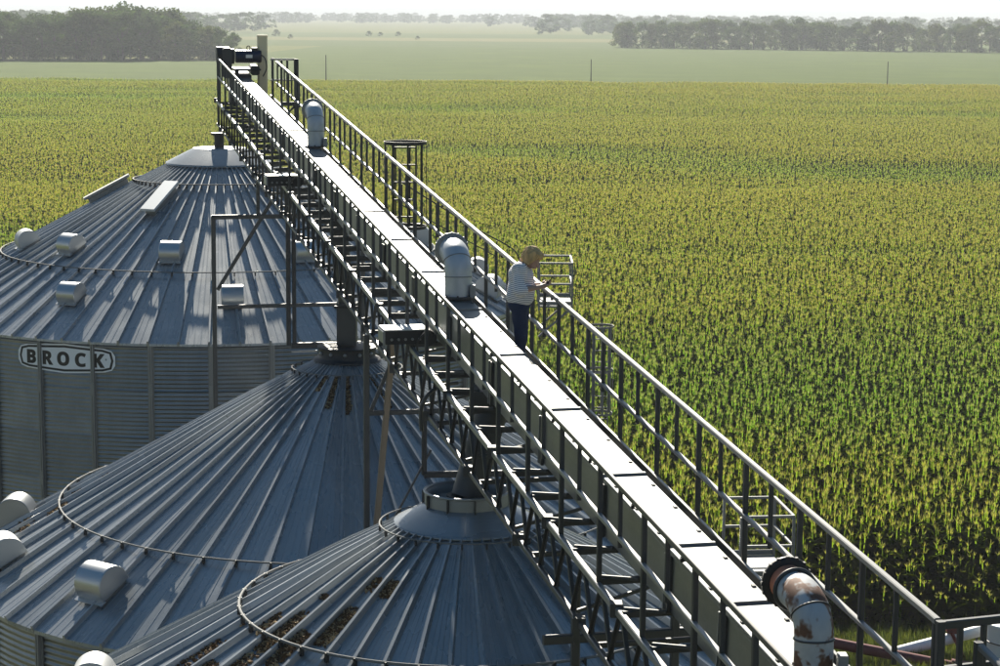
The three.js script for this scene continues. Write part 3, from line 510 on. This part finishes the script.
{ // drive head: boot, reducer guard, motor and its mount
  const base = P(30.3, -0.78, -1.0), t = thing('conveyor_drive', 'dark electric motor and round belt guard mounted on the conveyor head', 'motor', base.toArray());
  const add = (n, g, m, p) => part(n, g, m, t, p);
  const blk = (s0, s1, v0, v1, w0, w1, c = 0.01) => { const g = boxy(v1 - v0, w1 - w0, s1 - s0, c); g.applyMatrix4(new THREE.Matrix4().makeBasis(R, new THREE.Vector3().crossVectors(U.clone().negate(), R), U.clone().negate()).setPosition(P((s0 + s1) / 2, (v0 + v1) / 2, (w0 + w1) / 2))); return g; };
  add('head_box', blk(29.92, 30.8, -1.02, -0.54, -1.15, -0.4), M.steelDark);
  add('motor_base', [blk(29.95, 30.5, -0.98, -0.3, -0.3, -0.26), blk(30.0, 30.06, -0.9, -0.84, -0.42, -0.3), blk(30.0, 30.06, -0.45, -0.39, -0.42, -0.3), blk(30.4, 30.46, -0.9, -0.84, -0.42, -0.3)], M.steelDark);
  const ax0 = P(30.2, -0.9, 0.02), ax1 = P(30.2, -0.3, 0.02), mo = add('motor', rod(ax0, ax1, 0.155, 24), M.motorBlue);
  for (let q = 0; q < 9; q++) { const v = -0.86 + q * 0.045; add('cooling_fin', rod(P(30.2, v, 0.02), P(30.2, v + 0.012, 0.02), 0.168, 24), M.motorBlue, mo); }
  add('fan_cowl', rod(P(30.2, -0.36, 0.02), P(30.2, -0.27, 0.02), 0.145, 24), M.black, mo);
  add('nameplate', blk(30.03, 30.035, -0.66, -0.5, 0.0, 0.08, 0.001), M.boxWhite, mo);
  add('terminal_box', blk(30.12, 30.28, -0.5, -0.36, 0.17, 0.24), M.black, mo); add('lifting_eye', tube([P(30.2, -0.6, 0.16), P(30.2, -0.62, 0.24), P(30.2, -0.58, 0.28), P(30.2, -0.54, 0.24), P(30.2, -0.56, 0.16)], 0.012, 16, 6), M.steelDark, mo);
  // belt guard: two drums side by side with a slanted cover
  add('belt_guard', [rod(P(30.25, -1.36, 0.06), P(30.25, -1.22, 0.06), 0.2, 28), rod(P(30.25, -1.1, 0.02), P(30.25, -0.93, 0.02), 0.19, 28)], M.steelDark);
  add('guard_cover', blk(30.05, 30.45, -1.23, -1.0, -0.5, 0.24, 0.05), M.steel);
  add('reducer', blk(30.0, 30.5, -0.55, -0.33, -0.42, -0.2, 0.04), M.steelDark);
  add('power_cable', tube([P(30.1, -0.33, 0.1), P(30.0, -0.2, 0.0), P(30.0, -0.16, -0.25), P(30.05, -0.24, -0.45)], 0.016, 24, 6), M.black);
}
{ // beige panel post
  const base = P(30.3, -0.2, -1.1), t = thing('beige_post', 'tall narrow beige steel post beside the conveyor motor', 'post', base.toArray());
  part('housing', bar(P(30.35, -0.22, -1.1), P(30.35, -0.22, 0.5), 0.24, 0.2, U), M.beige, t); part('cap', bar(P(30.35, -0.22, 0.5), P(30.35, -0.22, 0.53), 0.26, 0.22, U), M.beige, t); part('foot_plate', bar(P(30.35, -0.22, -1.12), P(30.35, -0.22, -1.1), 0.34, 0.3, U), M.steel, t);
}
// inlet elbows standing on the covers
function elbow(s, v, r, rise, mats, label, blown = 0) {
  const base = P(s, v, CW + 0.01), t = thing('inlet_elbow', label, 'pipe elbow', base.toArray()), H = U.clone().setY(0).normalize();
  const at = (h, u) => base.clone().addScaledVector(UP, h).addScaledVector(H, u);
  const pts = [at(0.03, 0), at(rise * 0.5, 0), at(rise * 0.72, 0.02), at(rise * 0.9, 0.1), at(rise, 0.24), at(rise * 1.02, 0.4)];
  const c = new THREE.CatmullRomCurve3(pts);
  part('bend', new THREE.TubeGeometry(c, 36, r, 28), mats[0], t);
  for (const f of [0.3, 0.55]) { const p = c.getPointAt(f), d = c.getTangentAt(f); const g = new THREE.TorusGeometry(r + 0.002, 0.008, 6, 32); g.lookAt(d); g.translate(p.x, p.y, p.z); part('seam_band', g, mats[1], t); }
  part('base_flange', cyl(base, r + 0.05, r + 0.05, 0.03, 28), M.steel, t);
  for (let i = 0; i < 8; i++) { const a = i * Math.PI / 4; part('flange_bolt', cyl(base.clone().add(V(Math.cos(a) * (r + 0.03), 0.028, Math.sin(a) * (r + 0.03))), 0.013, 0.013, 0.02, 6), M.steelDark, t); }
  const e = c.getPointAt(1), d = c.getTangentAt(1), e2 = e.clone().addScaledVector(d, blown || 0.03);
  if (blown) { part('orange_sleeve', rod(e, e2, r * 0.97, 28), mats[2], t); const g = new THREE.TorusGeometry(r + 0.012, 0.016, 8, 32); g.lookAt(d); g.translate(e.x, e.y, e.z); part('joint_ring', g, M.steel, t); }
  { const g = lathe([[r - 0.006, -0.018], [r + 0.05, -0.018], [r + 0.05, 0.018], [r - 0.006, 0.018], [r - 0.006, -0.018]], 36); g.rotateX(Math.PI / 2); g.lookAt(d); g.translate(e2.x, e2.y, e2.z); const fl = part('end_flange', g, blown ? M.steelDark : M.galvDull, t);
    const q = new THREE.Quaternion().setFromRotationMatrix(new THREE.Matrix4().lookAt(d, V(0, 0, 0), UP)); for (let i = 0; i < 16; i++) { const a = i * Math.PI / 8; const p = V(Math.cos(a) * (r + 0.042), Math.sin(a) * (r + 0.042), 0).applyQuaternion(q).add(e2); const n = box(p.x, p.y, p.z, 0.03, 0.03, 0.04); part('flange_nut', n, blown ? M.steelDark : M.galvDull, t, fl); } }
  part('latch', box(base.x + 0.19, base.y + 0.1, base.z + 0.1, 0.07, 0.16, 0.1), M.galvDull, t);
  return t;
}
elbow(17.9, -0.64, 0.16, 0.68, [M.pipe, M.galvDull], 'grey inlet elbow on the conveyor nearer its drive head');
elbow(4.2, -0.72, 0.175, 0.56, [M.pipe, M.galvDull], 'pale grey inlet elbow on the conveyor beside the standing person');
elbow(-8.55, -0.8, 0.14, 0.5, [M.rusty, M.steel, M.orange], 'rust-streaked inlet elbow with orange sleeve and dark bolted flange', 0.17);

// slide gates with their actuator boxes on the open side of the conveyor
function gate(s, label) {
  const base = P(s, -1.3, -1.05), t = thing('gate_actuator', label, 'actuator box', base.toArray()), f = (s0, s1, v0, v1, w0, w1, c = 0.008) => { const g = boxy(v1 - v0, w1 - w0, s1 - s0, c); const a = P((s0 + s1) / 2, (v0 + v1) / 2, (w0 + w1) / 2); g.applyMatrix4(new THREE.Matrix4().makeBasis(R, UP, new THREE.Vector3().crossVectors(R, UP)).setPosition(a)); return g; };
  part('lid', f(s - 0.2, s + 0.22, -1.72, -1.14, -0.85, -0.835), M.boxWhite, t); part('housing', f(s - 0.18, s + 0.2, -1.7, -1.2, -1.03, -0.851), M.steelDark, t); part('end_plate', f(s - 0.18, s + 0.2, -1.73, -1.702, -1.02, -0.86), M.galv, t);
  for (let i = 0; i < 5; i++) part('bolt', rod(P(s - 0.18, -1.62 + i * 0.09, -0.95), P(s - 0.2, -1.62 + i * 0.09, -0.95), 0.018, 8), M.galv, t);
  part('slide_frame', [f(s - 0.12, s + 0.14, -1.2, -1.02, -1.02, -0.9)], M.steel, t); part('gear_housing', rod(P(s - 0.2, -1.14, -0.94), P(s + 0.1, -1.14, -0.94), 0.1, 20), M.steelDark, t);
  part('cable', tube([P(s - 0.2, -1.1, -0.9), P(s - 0.3, -1.16, -0.82), P(s - 0.3, -1.3, -0.95), P(s - 0.22, -1.28, -1.2)], 0.014, 20, 6), M.black, t);
}
gate(16.9, 'white-lidded gate actuator box on the truss between drive head and tower posts');
gate(4.2, 'white-lidded gate actuator box above the collared bin peak');
// spouts from the conveyor down to the peaks
function spout(B, s, topR, botY, botR, label, gx = 0) {
  const top = P(s, -0.78, -1.03), a = V(B.x, botY, B.z), t = thing('discharge_spout', label, 'spout', [a.x, botY, a.z]);
  part('pipe', rod(top.clone().add(V(0, -0.15, 0)), a, botR, 24), M.steel, t); part('gate_body', box(top.x, top.y - 0.08, top.z, topR * 2.6, 0.16, topR * 2.6, 0.01), M.steel, t); part('bottom_flange', cyl(a, botR + 0.05, botR + 0.05, 0.03, 20), M.steel, t);
}
spout(B2, 14.2, 0.17, 13.92, 0.15, 'dark discharge spout dropping from conveyor to the collared bin');
spout(B3, 1.75, 0.2, 13.36, 0.19, 'wide dark discharge spout dropping into the smooth-capped bin');
{ // bent conduit hoop beside the truss
  const t = tag(mesh('conduit', tube([P(2.6, -1.5, -1.75), P(2.6, -1.5, -1.45), P(2.6, -1.4, -1.28), P(2.7, -1.2, -1.22), P(2.9, -1.0, -1.25)], 0.025, 30, 8), M.steel, scene), 'bent grey conduit hoop over the truss chord above the smallest bin', 'conduit');
}
// ------------------------------------------------------------------ support towers
function tower(label, s, list, feet) {
  const t = thing('support_tower', label, 'support tower', P(s, -0.67, 0).setY(0).toArray());
  for (const [n, a, b, w, m] of list) part(n, bar(P(s + (a[2] || 0), a[0], a[1]), P(s + (b[2] || 0), b[0], b[1]), w, w, Math.abs(a[0] - b[0]) < 0.1 ? U : UP), m || M.steel, t);
  for (const [v, wTop, wd, m] of feet) { const p = P(s, v, wTop); part('leg', bar(p, V(p.x, 0, p.z), wd, wd, U), m || M.steel, t); part('foot_plate', box(p.x, 0.02, p.z, 0.3, 0.03, 0.3), M.steel, t); }
  return t;
}
tower('steel tower carrying the catwalk in the gap before the lettered bin', 21.6, [
  ['beam', [-2.3, -2.43], [0.9, -2.43], 0.09], ['brace', [-2.2, -3.95], [-1.05, -2.1], 0.075], ['brace', [0.86, -3.95], [-0.2, -2.1], 0.075], ['lower_beam', [-2.2, -4.31], [0.9, -4.31], 0.08],
  ['post', [-0.72, -1.7], [-0.72, -5.15], 0.09, M.steelDark], ['post', [-0.6, -1.7], [-0.6, -5.15], 0.08, M.steelDark], ['stub', [VL, -1.68], [VL, -2.4], 0.07], ['stub', [0, -1.68], [0, -2.4], 0.07], ['sill_beam', [-0.66, -5.17], [1.2, -5.17], 0.12, M.steelDark], ['sill_rail', [-0.66, -5.3], [1.2, -5.3], 0.05, M.rail]],
  [[-2.27, -2.4, 0.09], [0.86, -2.4, 0.09]]);
tower('steel tower with one brown slanting pipe between collared and smallest bins', 7.1, [
  ['beam', [-1.42, -2.73], [0.1, -2.73], 0.07], ['brace', [-1.4, -2.75], [-1.0, -1.8], 0.05], ['slanting_pipe', [-1.06, -1.7], [-1.37, -5.2], 0.085, M.brownPipe], ['hanger', [-0.6, -2.73], [-0.6, -3.66], 0.07, M.steelDark], ['sill_beam', [-0.6, -3.66], [0.97, -3.7], 0.09, M.steelDark], ['tie_rod', [-0.5, -3.3], [-1.1, -4.4], 0.03], ['hanger', [0.1, -1.7], [0.1, -3.66], 0.07, M.steelDark]],
  [[-1.44, -1.6, 0.08], [0.1, -2.6, 0.08]]);
{ // short trestle standing on the smallest bin's near slope
  const s = -3.2, t = thing('support_trestle', 'low steel trestle under the truss on the near slope of smallest bin', 'trestle', P(s, -0.67, -2.5).toArray());
  for (const v of [-1.1, -0.1]) { const p = P(s, v, -1.68), rr = Math.hypot(p.x - B3.x, p.z - B3.z); part('leg', bar(p, V(p.x, Math.min(roofY(B3, Math.min(rr, 5)), 20) + 0.02, p.z), 0.08, 0.08, U), M.steel, t); part('foot', box(p.x, roofY(B3, Math.min(rr, 5)) + 0.06, p.z, 0.2, 0.06, 0.2), M.steel, t); }
  part('beam', bar(P(s, -1.42, -2.2), P(s, 0.1, -2.2), 0.07, 0.09), M.steel, t); part('lower_beam', bar(P(s - 0.3, -1.9, -2.4), P(s - 0.3, -0.9, -2.4), 0.05, 0.05), M.steel, t);
}
// ------------------------------------------------------------------ ladder cages and bin platforms
function cage(name, label, c, r, yT, yB, hoops, bars, th, mat, group) {
  const t = thing(name, label, 'ladder cage', [c[0], yB, c[1]]);
  for (let i = 0; i < hoops; i++) { const y = yT + (yB - yT) * i / (hoops - 1) - yB; const g = new THREE.CylinderGeometry(r, r, 0.05, 28, 1, true); g.translate(0, y, 0); mesh('hoop', g, mat, t); mesh('hoop_rim', ringTube(r, y + 0.025, 0.008, 28), mat, t); }
  for (let i = 0; i < bars; i++) { const a = i / bars * 2 * Math.PI; mesh('cage_bar', bar(V(Math.cos(a) * r, 0, Math.sin(a) * r), V(Math.cos(a) * r, yT - yB, Math.sin(a) * r), th, 0.012, V(Math.cos(a), 0, Math.sin(a))), mat, t); }
  for (const q of [-0.2, 0.2]) mesh('ladder_rail', bar(V(q, -0.8, r * 0.75), V(q, yT - yB, r * 0.75), 0.05, 0.03, V(1, 0, 0)), mat, t);
  for (let y = -0.7; y < yT - yB; y += 0.3) mesh('rung', rod(V(-0.2, y, r * 0.75), V(0.2, y, r * 0.75), 0.014, 6), mat, t);
  return t;
}
{ const c = P(13.9, 0.36, 0); cage('ladder_cage', 'dark hooped ladder cage fixed to the outside of the catwalk rail', [c.x, c.z], 0.37, c.y - 0.0 + 0.16, c.y - 1.3, 2, 9, 0.03, M.steelDark); }
cage('ladder_cage', 'galvanised ladder cage hanging below the bin platform next to the person', [2.62, -54.1], 0.34, 10.95, 8.65, 3, 9, 0.06, M.galvFrame);
function binPlatform(label, c, w, d, y, mat, ang) {
  const t = thing('bin_platform', label, 'platform', [c[0], y, c[1]]); t.rotation.y = ang; const H = 1.12;
  mesh('deck', box(0, 0, 0, w, 0.05, d), mat, t); for (const x of [-w / 2, w / 2]) for (const z of [-d / 2, d / 2]) mesh('corner_post', bar(V(x, -0.1, z), V(x, H, z), 0.07, 0.05, V(1, 0, 0)), mat, t);
  for (const h of [H, H * 0.52]) { mesh('guard_rail', bar(V(-w / 2, h, -d / 2), V(w / 2, h, -d / 2), 0.05, 0.05), mat, t); mesh('guard_rail', bar(V(w / 2, h, -d / 2), V(w / 2, h, d / 2), 0.05, 0.05), mat, t); mesh('guard_rail', bar(V(-w / 2, h, d / 2), V(w / 2, h, d / 2), 0.05, 0.05), mat, t); }
  for (const z of [-d / 2, d / 2]) mesh('toe_plate', box(0, 0.08, z, w, 0.1, 0.012, 0.002), mat, t);
  for (const z of [-d / 2 + 0.1, d / 2 - 0.1]) mesh('bracket', bar(V(w / 2, -0.03, z), V(-w / 2, -0.8, z), 0.05, 0.05), mat, t);
  return t;
}
binPlatform('small galvanised guard-railed platform beyond the catwalk right behind the person', [1.42, -54.3], 0.85, 1.7, 11.55, M.galvFrame, 0);
binPlatform('galvanised guard-railed platform at the collared bin eave below the corn', [4.72, -37.2], 0.95, 1.5, 9.05, M.galvFrame, 0.1);
{ // roof stair rail on the far slope of the largest bin
  const t = thing('roof_stair_rail', 'thin dark pipe rail running down the largest bin roof beyond the catwalk', 'handrail', [-1, 13, -55]); const q = (x, y, z = -55) => V(x, y, z);
  part('top_rail', tube([q(-2.7, 14.65), q(-0.68, 13.41), q(0.4, 12.78), q(0.5, 12.5)], 0.02, 40, 6), M.steelDark, t); part('mid_rail', tube([q(-2.7, 14.05), q(-0.15, 12.68)], 0.016, 20, 6), M.steelDark, t);
  for (const [x, y] of [[-2.6, 14.55], [-1.7, 14.02], [-0.9, 13.53], [-0.1, 13.07]]) part('rail_post', rod(q(x, y), q(x, y - 1.1), 0.02, 6), M.steelDark, t);
}
// ------------------------------------------------------------------ yard things beyond the catwalk end
{
  let t = thing('grain_auger', 'dark red auger tube lying across the grass before the corn', 'auger', [11, 0.4, -60]);
  part('tube', rod(V(9.2, 0.75, -60.2), V(13.4, 0.15, -59.4), 0.16, 20), M.redPaint, t); part('inlet_guard', rod(V(13.3, 0.17, -59.42), V(13.9, 0.1, -59.3), 0.22, 16), M.redPaint, t); part('stand', bar(V(9.6, 0, -60.1), V(9.6, 0.6, -60.1), 0.08), M.steel, t);
  t = thing('grain_auger', 'white auger tube with red hitch lifted above the red tube', 'auger', [13, 0.5, -61]);
  part('tube', rod(V(11.9, 0.2, -60.6), V(14.6, 0.95, -60.6), 0.17, 20), M.white, t); part('hitch', box(13.55, 1.0, -60.6, 0.34, 0.34, 0.3, 0.05), M.redPaint, t); part('hitch_arm', bar(V(13.5, 0.9, -60.4), V(13.9, 0.1, -60.3), 0.1), M.redPaint, t); part('support_leg', bar(V(14.3, 0, -60.5), V(14.3, 0.8, -60.6), 0.07), M.steel, t);
  t = thing('water_tank', 'round white tank with flat lid standing behind the end railing', 'tank', [15.2, 0, -60]);
  part('shell', cyl(V(15.2, 0.05, -60), 0.75, 0.75, 1.25, 32), M.white, t); part('lid', lathe([[0.78, 1.3], [0.78, 1.36], [0.5, 1.44], [0.2, 1.46], [0.2, 1.52], [0, 1.52]], 32).translate(15.2, 0, -60), M.white, t); part('band', ringTube(0.76, 0.8, 0.02, 40).translate(15.2, 0, -60), M.steel, t);
}

// ------------------------------------------------------------------ person on the walkway, facing the field, head bowed over a phone
{
  const cap = (a, b, ra, rb) => { const ba = [b[0] - a[0], b[1] - a[1], b[2] - a[2]], l2 = ba[0] ** 2 + ba[1] ** 2 + ba[2] ** 2; return (x, y, z) => { const px = x - a[0], py = y - a[1], pz = z - a[2]; const h = Math.max(0, Math.min(1, (px * ba[0] + py * ba[1] + pz * ba[2]) / l2)); return Math.hypot(px - ba[0] * h, py - ba[1] * h, pz - ba[2] * h) - (ra + (rb - ra) * h); }; };
  const ell = (c, r) => (x, y, z) => { const k = Math.hypot((x - c[0]) / r[0], (y - c[1]) / r[1], (z - c[2]) / r[2]); return (k - 1) * Math.min(...r); };
  const smin = (fs, k) => (x, y, z) => { let s = 0; for (const f of fs) s += Math.exp(-f(x, y, z) / k); return -k * Math.log(Math.max(s, 1e-30)); };
  const cut = (f, g) => (x, y, z) => Math.max(f(x, y, z), g(x, y, z));
  function surf(fn, mn, mx, res, uvf) {
    const mc = new MarchingCubes(res, new THREE.MeshBasicMaterial(), false, false, 120000); mc.isolation = 0; mc.reset();
    for (let k = 0; k < res; k++) for (let j = 0; j < res; j++) for (let i = 0; i < res; i++) mc.field[i + j * res + k * res * res] = -fn(mn[0] + (mx[0] - mn[0]) * i / res, mn[1] + (mx[1] - mn[1]) * j / res, mn[2] + (mx[2] - mn[2]) * k / res);
    mc.update();
    const n = mc.count ?? mc.geometry.drawRange.count, p = new Float32Array(n * 3);
    for (let i = 0; i < n; i++) for (let c = 0; c < 3; c++) p[i * 3 + c] = mn[c] + (mx[c] - mn[c]) * (mc.positionArray[i * 3 + c] + 1) / 2;
    let g = new THREE.BufferGeometry(); g.setAttribute('position', new THREE.BufferAttribute(p, 3)); g = mergeVertices(g, 1e-5);
    // orient faces outward
    const ix = g.index.array, q = g.attributes.position; let vol = 0; for (let i = 0; i < ix.length; i += 3) { const A = V().fromBufferAttribute(q, ix[i]), Bv = V().fromBufferAttribute(q, ix[i + 1]), Cv = V().fromBufferAttribute(q, ix[i + 2]); vol += A.dot(Bv.cross(Cv)); }
    if (vol < 0) for (let i = 0; i < ix.length; i += 3) { const s = ix[i]; ix[i] = ix[i + 1]; ix[i + 1] = s; }
    g.computeVertexNormals();
    if (uvf) { const uv = new Float32Array(q.count * 2); for (let i = 0; i < q.count; i++) { const [a, b] = uvf(q.getX(i), q.getY(i), q.getZ(i)); uv[2 * i] = a; uv[2 * i + 1] = b; } g.setAttribute('uv', new THREE.BufferAttribute(uv, 2)); }
    return g;
  }
  const J = { hipR: [0, 0.84, 0.085], hipL: [0, 0.84, -0.085], kneeR: [0.03, 0.46, 0.095], kneeL: [0.0, 0.46, -0.085], ankR: [-0.02, 0.09, 0.1], ankL: [-0.04, 0.09, -0.09], waist: [0.0, 1.02, 0], chest: [0.0, 1.2, 0], neck: [0.045, 1.37, 0], head: [0.13, 1.465, 0.012], shR: [0.015, 1.305, 0.17], shL: [0.015, 1.305, -0.17], elR: [0.03, 1.06, 0.255], elL: [0.05, 1.06, -0.24], wrR: [0.255, 1.095, 0.12], wrL: [0.255, 1.1, -0.08] };
  const lerp = (a, b, t) => a.map((q, i) => q + (b[i] - q) * t);
  const skin = std([0.42, 0.25, 0.18], { roughness: 0.55 });
  const denim = std([1, 1, 1], { map: tex(64, 64, (x, y) => { const v = 1 + 0.5 * tn(x, y, 14, 14, 2, 2); return [0.125 * v, 0.175 * v, 0.28 * v]; }, true, 6, 6), roughness: 0.9 });
  const stripes = std([1, 1, 1], { map: tex(8, 128, (x, y) => { const s = fr(y * 4) < 0.36; return s ? [0.42, 0.43, 0.50] : [0.93, 0.92, 0.91]; }, true, 1, 1 / 0.088), roughness: 0.9 });
  const hairM = std([1, 1, 1], { map: tex(128, 64, (x, y) => { const v = 0.9 + 0.7 * tn(x, y, 40, 3, 7, 2); return [0.84 * v, 0.69 * v, 0.47 * v]; }, true, 5, 3), roughness: 0.75 });
  const w = P(2.35, -0.34, -1.03), t = thing('person', 'person in striped shirt and dark jeans looking down at a phone by rail', 'person', w.toArray()); t.rotation.y = Math.atan2(-R.z, R.x) - rad(24);
  // body: legs, trunk, neck, head, arms as one surface (hands and head on finer grids, merged)
  const trunk = [ell([0, 0.9, 0], [0.12, 0.12, 0.165]), ell([0.005, 1.05, 0], [0.105, 0.15, 0.14]), ell([0, 1.22, 0], [0.11, 0.15, 0.16]), cap(J.shR, J.shL, 0.06, 0.06)];
  const legs = [cap(J.hipR, J.kneeR, 0.085, 0.058), cap(J.kneeR, J.ankR, 0.055, 0.038), cap(J.hipL, J.kneeL, 0.085, 0.058), cap(J.kneeL, J.ankL, 0.055, 0.038)];
  const arms = [cap(J.shR, J.elR, 0.052, 0.042), cap(J.elR, J.wrR, 0.041, 0.027), cap(J.shL, J.elL, 0.052, 0.042), cap(J.elL, J.wrL, 0.041, 0.027)];
  const bodyF = smin([...trunk, ...legs, ...arms, cap([0.015, 1.32, 0], [0.08, 1.42, 0.005], 0.055, 0.05)], 0.012);
  const H = J.head, headF = smin([ell([H[0] - 0.005, H[1] + 0.03, H[2]], [0.092, 0.088, 0.076]), ell([H[0] + 0.045, H[1] - 0.035, H[2]], [0.056, 0.075, 0.058]), cap([H[0] + 0.105, H[1] - 0.015, H[2]], [H[0] + 0.122, H[1] - 0.05, H[2]], 0.01, 0.014), cap([H[0] + 0.088, H[1] - 0.082, H[2] - 0.02], [H[0] + 0.088, H[1] - 0.082, H[2] + 0.02], 0.01, 0.01), ell([H[0] - 0.01, H[1] - 0.015, H[2] + 0.078], [0.02, 0.032, 0.012]), ell([H[0] - 0.01, H[1] - 0.015, H[2] - 0.078], [0.02, 0.032, 0.012]), cap(J.neck, [H[0] - 0.01, H[1] - 0.04, H[2]], 0.05, 0.05)], 0.01);
  const hand = (wr, sgn) => { // palm curled round the phone, four fingers and a thumb
    const p = lerp(wr, [0.36, 1.125, 0.02], 0.5), dir = [0.36 - wr[0], 0.02, 0.02 - wr[2]], l = Math.hypot(...dir), d = dir.map(q => q / l), sd = [-d[2], 0, d[0]]; const f = [cap(wr, [wr[0] + d[0] * 0.075, wr[1] + 0.012, wr[2] + d[2] * 0.075], 0.026, 0.031)];
    for (let i = 0; i < 4; i++) { const o = (i - 1.5) * 0.019, a = [wr[0] + d[0] * 0.085 + sd[0] * o, wr[1] + 0.014, wr[2] + d[2] * 0.085 + sd[2] * o], L = [0.05, 0.058, 0.055, 0.044][i], b = [a[0] + d[0] * L * 0.7, a[1] + 0.012, a[2] + d[2] * L * 0.7], c = [b[0] + d[0] * L * 0.25, b[1] + 0.035, b[2] + d[2] * L * 0.25]; f.push(cap(a, b, 0.0095, 0.0088), cap(b, c, 0.0088, 0.0075)); }
    const ta = [wr[0] + d[0] * 0.035 - sd[0] * 0.024 * sgn, wr[1] + 0.02, wr[2] + d[2] * 0.035 - sd[2] * 0.024 * sgn], tb = [ta[0] + d[0] * 0.04 - sd[0] * 0.012 * sgn, ta[1] + 0.03, ta[2] + d[2] * 0.04 - sd[2] * 0.012 * sgn], tc = [tb[0] + d[0] * 0.028, tb[1] + 0.012, tb[2] + d[2] * 0.028]; f.push(cap(ta, tb, 0.012, 0.01), cap(tb, tc, 0.01, 0.008));
    return smin(f, 0.004);
  };
  const bow = g => { g.translate(-J.neck[0] - 0.02, -J.neck[1] - 0.03, 0); g.rotateY(-0.25); g.rotateZ(-0.5); g.translate(J.neck[0] + 0.015, J.neck[1] + 0.03, 0); return g; };
  const clean = g => { for (const k of Object.keys(g.attributes)) if (!['position', 'normal'].includes(k)) g.deleteAttribute(k); return g; };
  const bodyG = mergeGeometries([surf(bodyF, [-0.2, 0.0, -0.36], [0.36, 1.46, 0.36], 104), bow(surf(headF, [-0.02, 1.33, -0.12], [0.28, 1.63, 0.14], 84)), surf(hand(J.wrR, 1), [0.2, 1.05, -0.04], [0.44, 1.22, 0.18], 70), surf(hand(J.wrL, -1), [0.2, 1.05, -0.18], [0.44, 1.22, 0.1], 70)].map(clean));
  mesh('body', bodyG, skin, t);
  const sh = smin([ell([0.0, 0.95, 0], [0.17, 0.13, 0.2]), ell([0.01, 1.06, 0], [0.165, 0.16, 0.185]), ell([0.005, 1.21, 0], [0.155, 0.15, 0.185]), cap(J.shR, J.shL, 0.082, 0.082), cap(J.shR, lerp(J.shR, J.elR, 0.98), 0.074, 0.07), cap(J.shL, lerp(J.shL, J.elL, 0.98), 0.074, 0.07), cap(J.elR, lerp(J.elR, J.wrR, 0.18), 0.066, 0.06), cap(J.elL, lerp(J.elL, J.wrL, 0.18), 0.066, 0.06)], 0.016);
  const shirtF = (x, y, z) => { const fold = 0.004 * Math.sin(22 * y + 9 * x + 3 * Math.sin(14 * z)) + 0.003 * Math.sin(31 * x - 17 * y); let d = sh(x, y, z) + fold; d = Math.max(d, 0.855 + 0.012 * Math.sin(9 * z + 5 * x) - y); return Math.max(d, -(Math.hypot(x - 0.085, (y - 1.385) * 1.0, z) - 0.078)); };
  mesh('shirt', surf(shirtF, [-0.24, 0.8, -0.4], [0.3, 1.44, 0.4], 100, (x, y, z) => [x, y + 0.02 * Math.sin(x * 8)]), stripes, t);
  const jn = smin([ell([0, 0.88, 0], [0.13, 0.12, 0.175]), ell([-0.05, 0.86, 0], [0.1, 0.1, 0.15]), cap(J.hipR, J.kneeR, 0.1, 0.074), cap(J.kneeR, J.ankR, 0.073, 0.062), cap(J.hipL, J.kneeL, 0.1, 0.074), cap(J.kneeL, J.ankL, 0.073, 0.062)], 0.01);
  mesh('jeans', surf((x, y, z) => Math.max(jn(x, y, z) + 0.004 * Math.sin(40 * y + 11 * x) * Math.sin(17 * z + 4 * y), 0.085 - y), [-0.22, 0.04, -0.26], [0.2, 1.02, 0.26], 90, (x, y, z) => [x + z, y]), denim, t);
  const hair = smin([ell([H[0] - 0.02, H[1] + 0.045, H[2]], [0.106, 0.095, 0.094]), ell([H[0] - 0.065, H[1] - 0.02, H[2]], [0.066, 0.08, 0.088]), ell([H[0] - 0.01, H[1] - 0.005, H[2] + 0.072], [0.06, 0.075, 0.03]), ell([H[0] - 0.01, H[1] - 0.005, H[2] - 0.072], [0.06, 0.075, 0.03]), ell([H[0] + 0.055, H[1] + 0.07, H[2]], [0.055, 0.05, 0.075])], 0.012);
  mesh('hair', bow(surf((x, y, z) => Math.max(hair(x, y, z) + 0.007 * Math.sin(70 * z + 22 * y) * Math.sin(34 * y + 30 * x) + 0.004 * Math.sin(140 * z + 60 * x), -(ell([H[0] + 0.11, H[1] - 0.04, H[2]], [0.075, 0.09, 0.066])(x, y, z))), [-0.1, 1.33, -0.16], [0.3, 1.67, 0.18], 90, (x, y, z) => [z, y + x])), hairM, t);
  for (const a of [J.ankR, J.ankL]) mesh('shoe', surf(smin([cap([a[0] - 0.03, 0.045, a[2]], [a[0] + 0.14, 0.038, a[2] + 0.01], 0.042, 0.036), cap([a[0], 0.05, a[2]], [a[0], 0.1, a[2]], 0.045, 0.042)], 0.01), [a[0] - 0.12, -0.03, a[2] - 0.09], [a[0] + 0.22, 0.18, a[2] + 0.1], 40), std([0.3, 0.3, 0.32], { roughness: 0.8 }), t);
  // the phone she holds
  const ph = V(0.36, 1.165, 0.02).applyEuler(t.rotation).add(t.position), pm = mesh('phone', box(0, 0, 0, 0.15, 0.009, 0.075, 0.003).rotateY(Math.PI / 2 * 0), std([0.015, 0.015, 0.017], { roughness: 0.9 }), scene); pm.position.copy(ph); pm.rotation.set(0.0, t.rotation.y, 0.95, 'YXZ'); tag(pm, 'black phone held in both hands by the person at the rail', 'phone');
}
renderer.render(scene, camera);
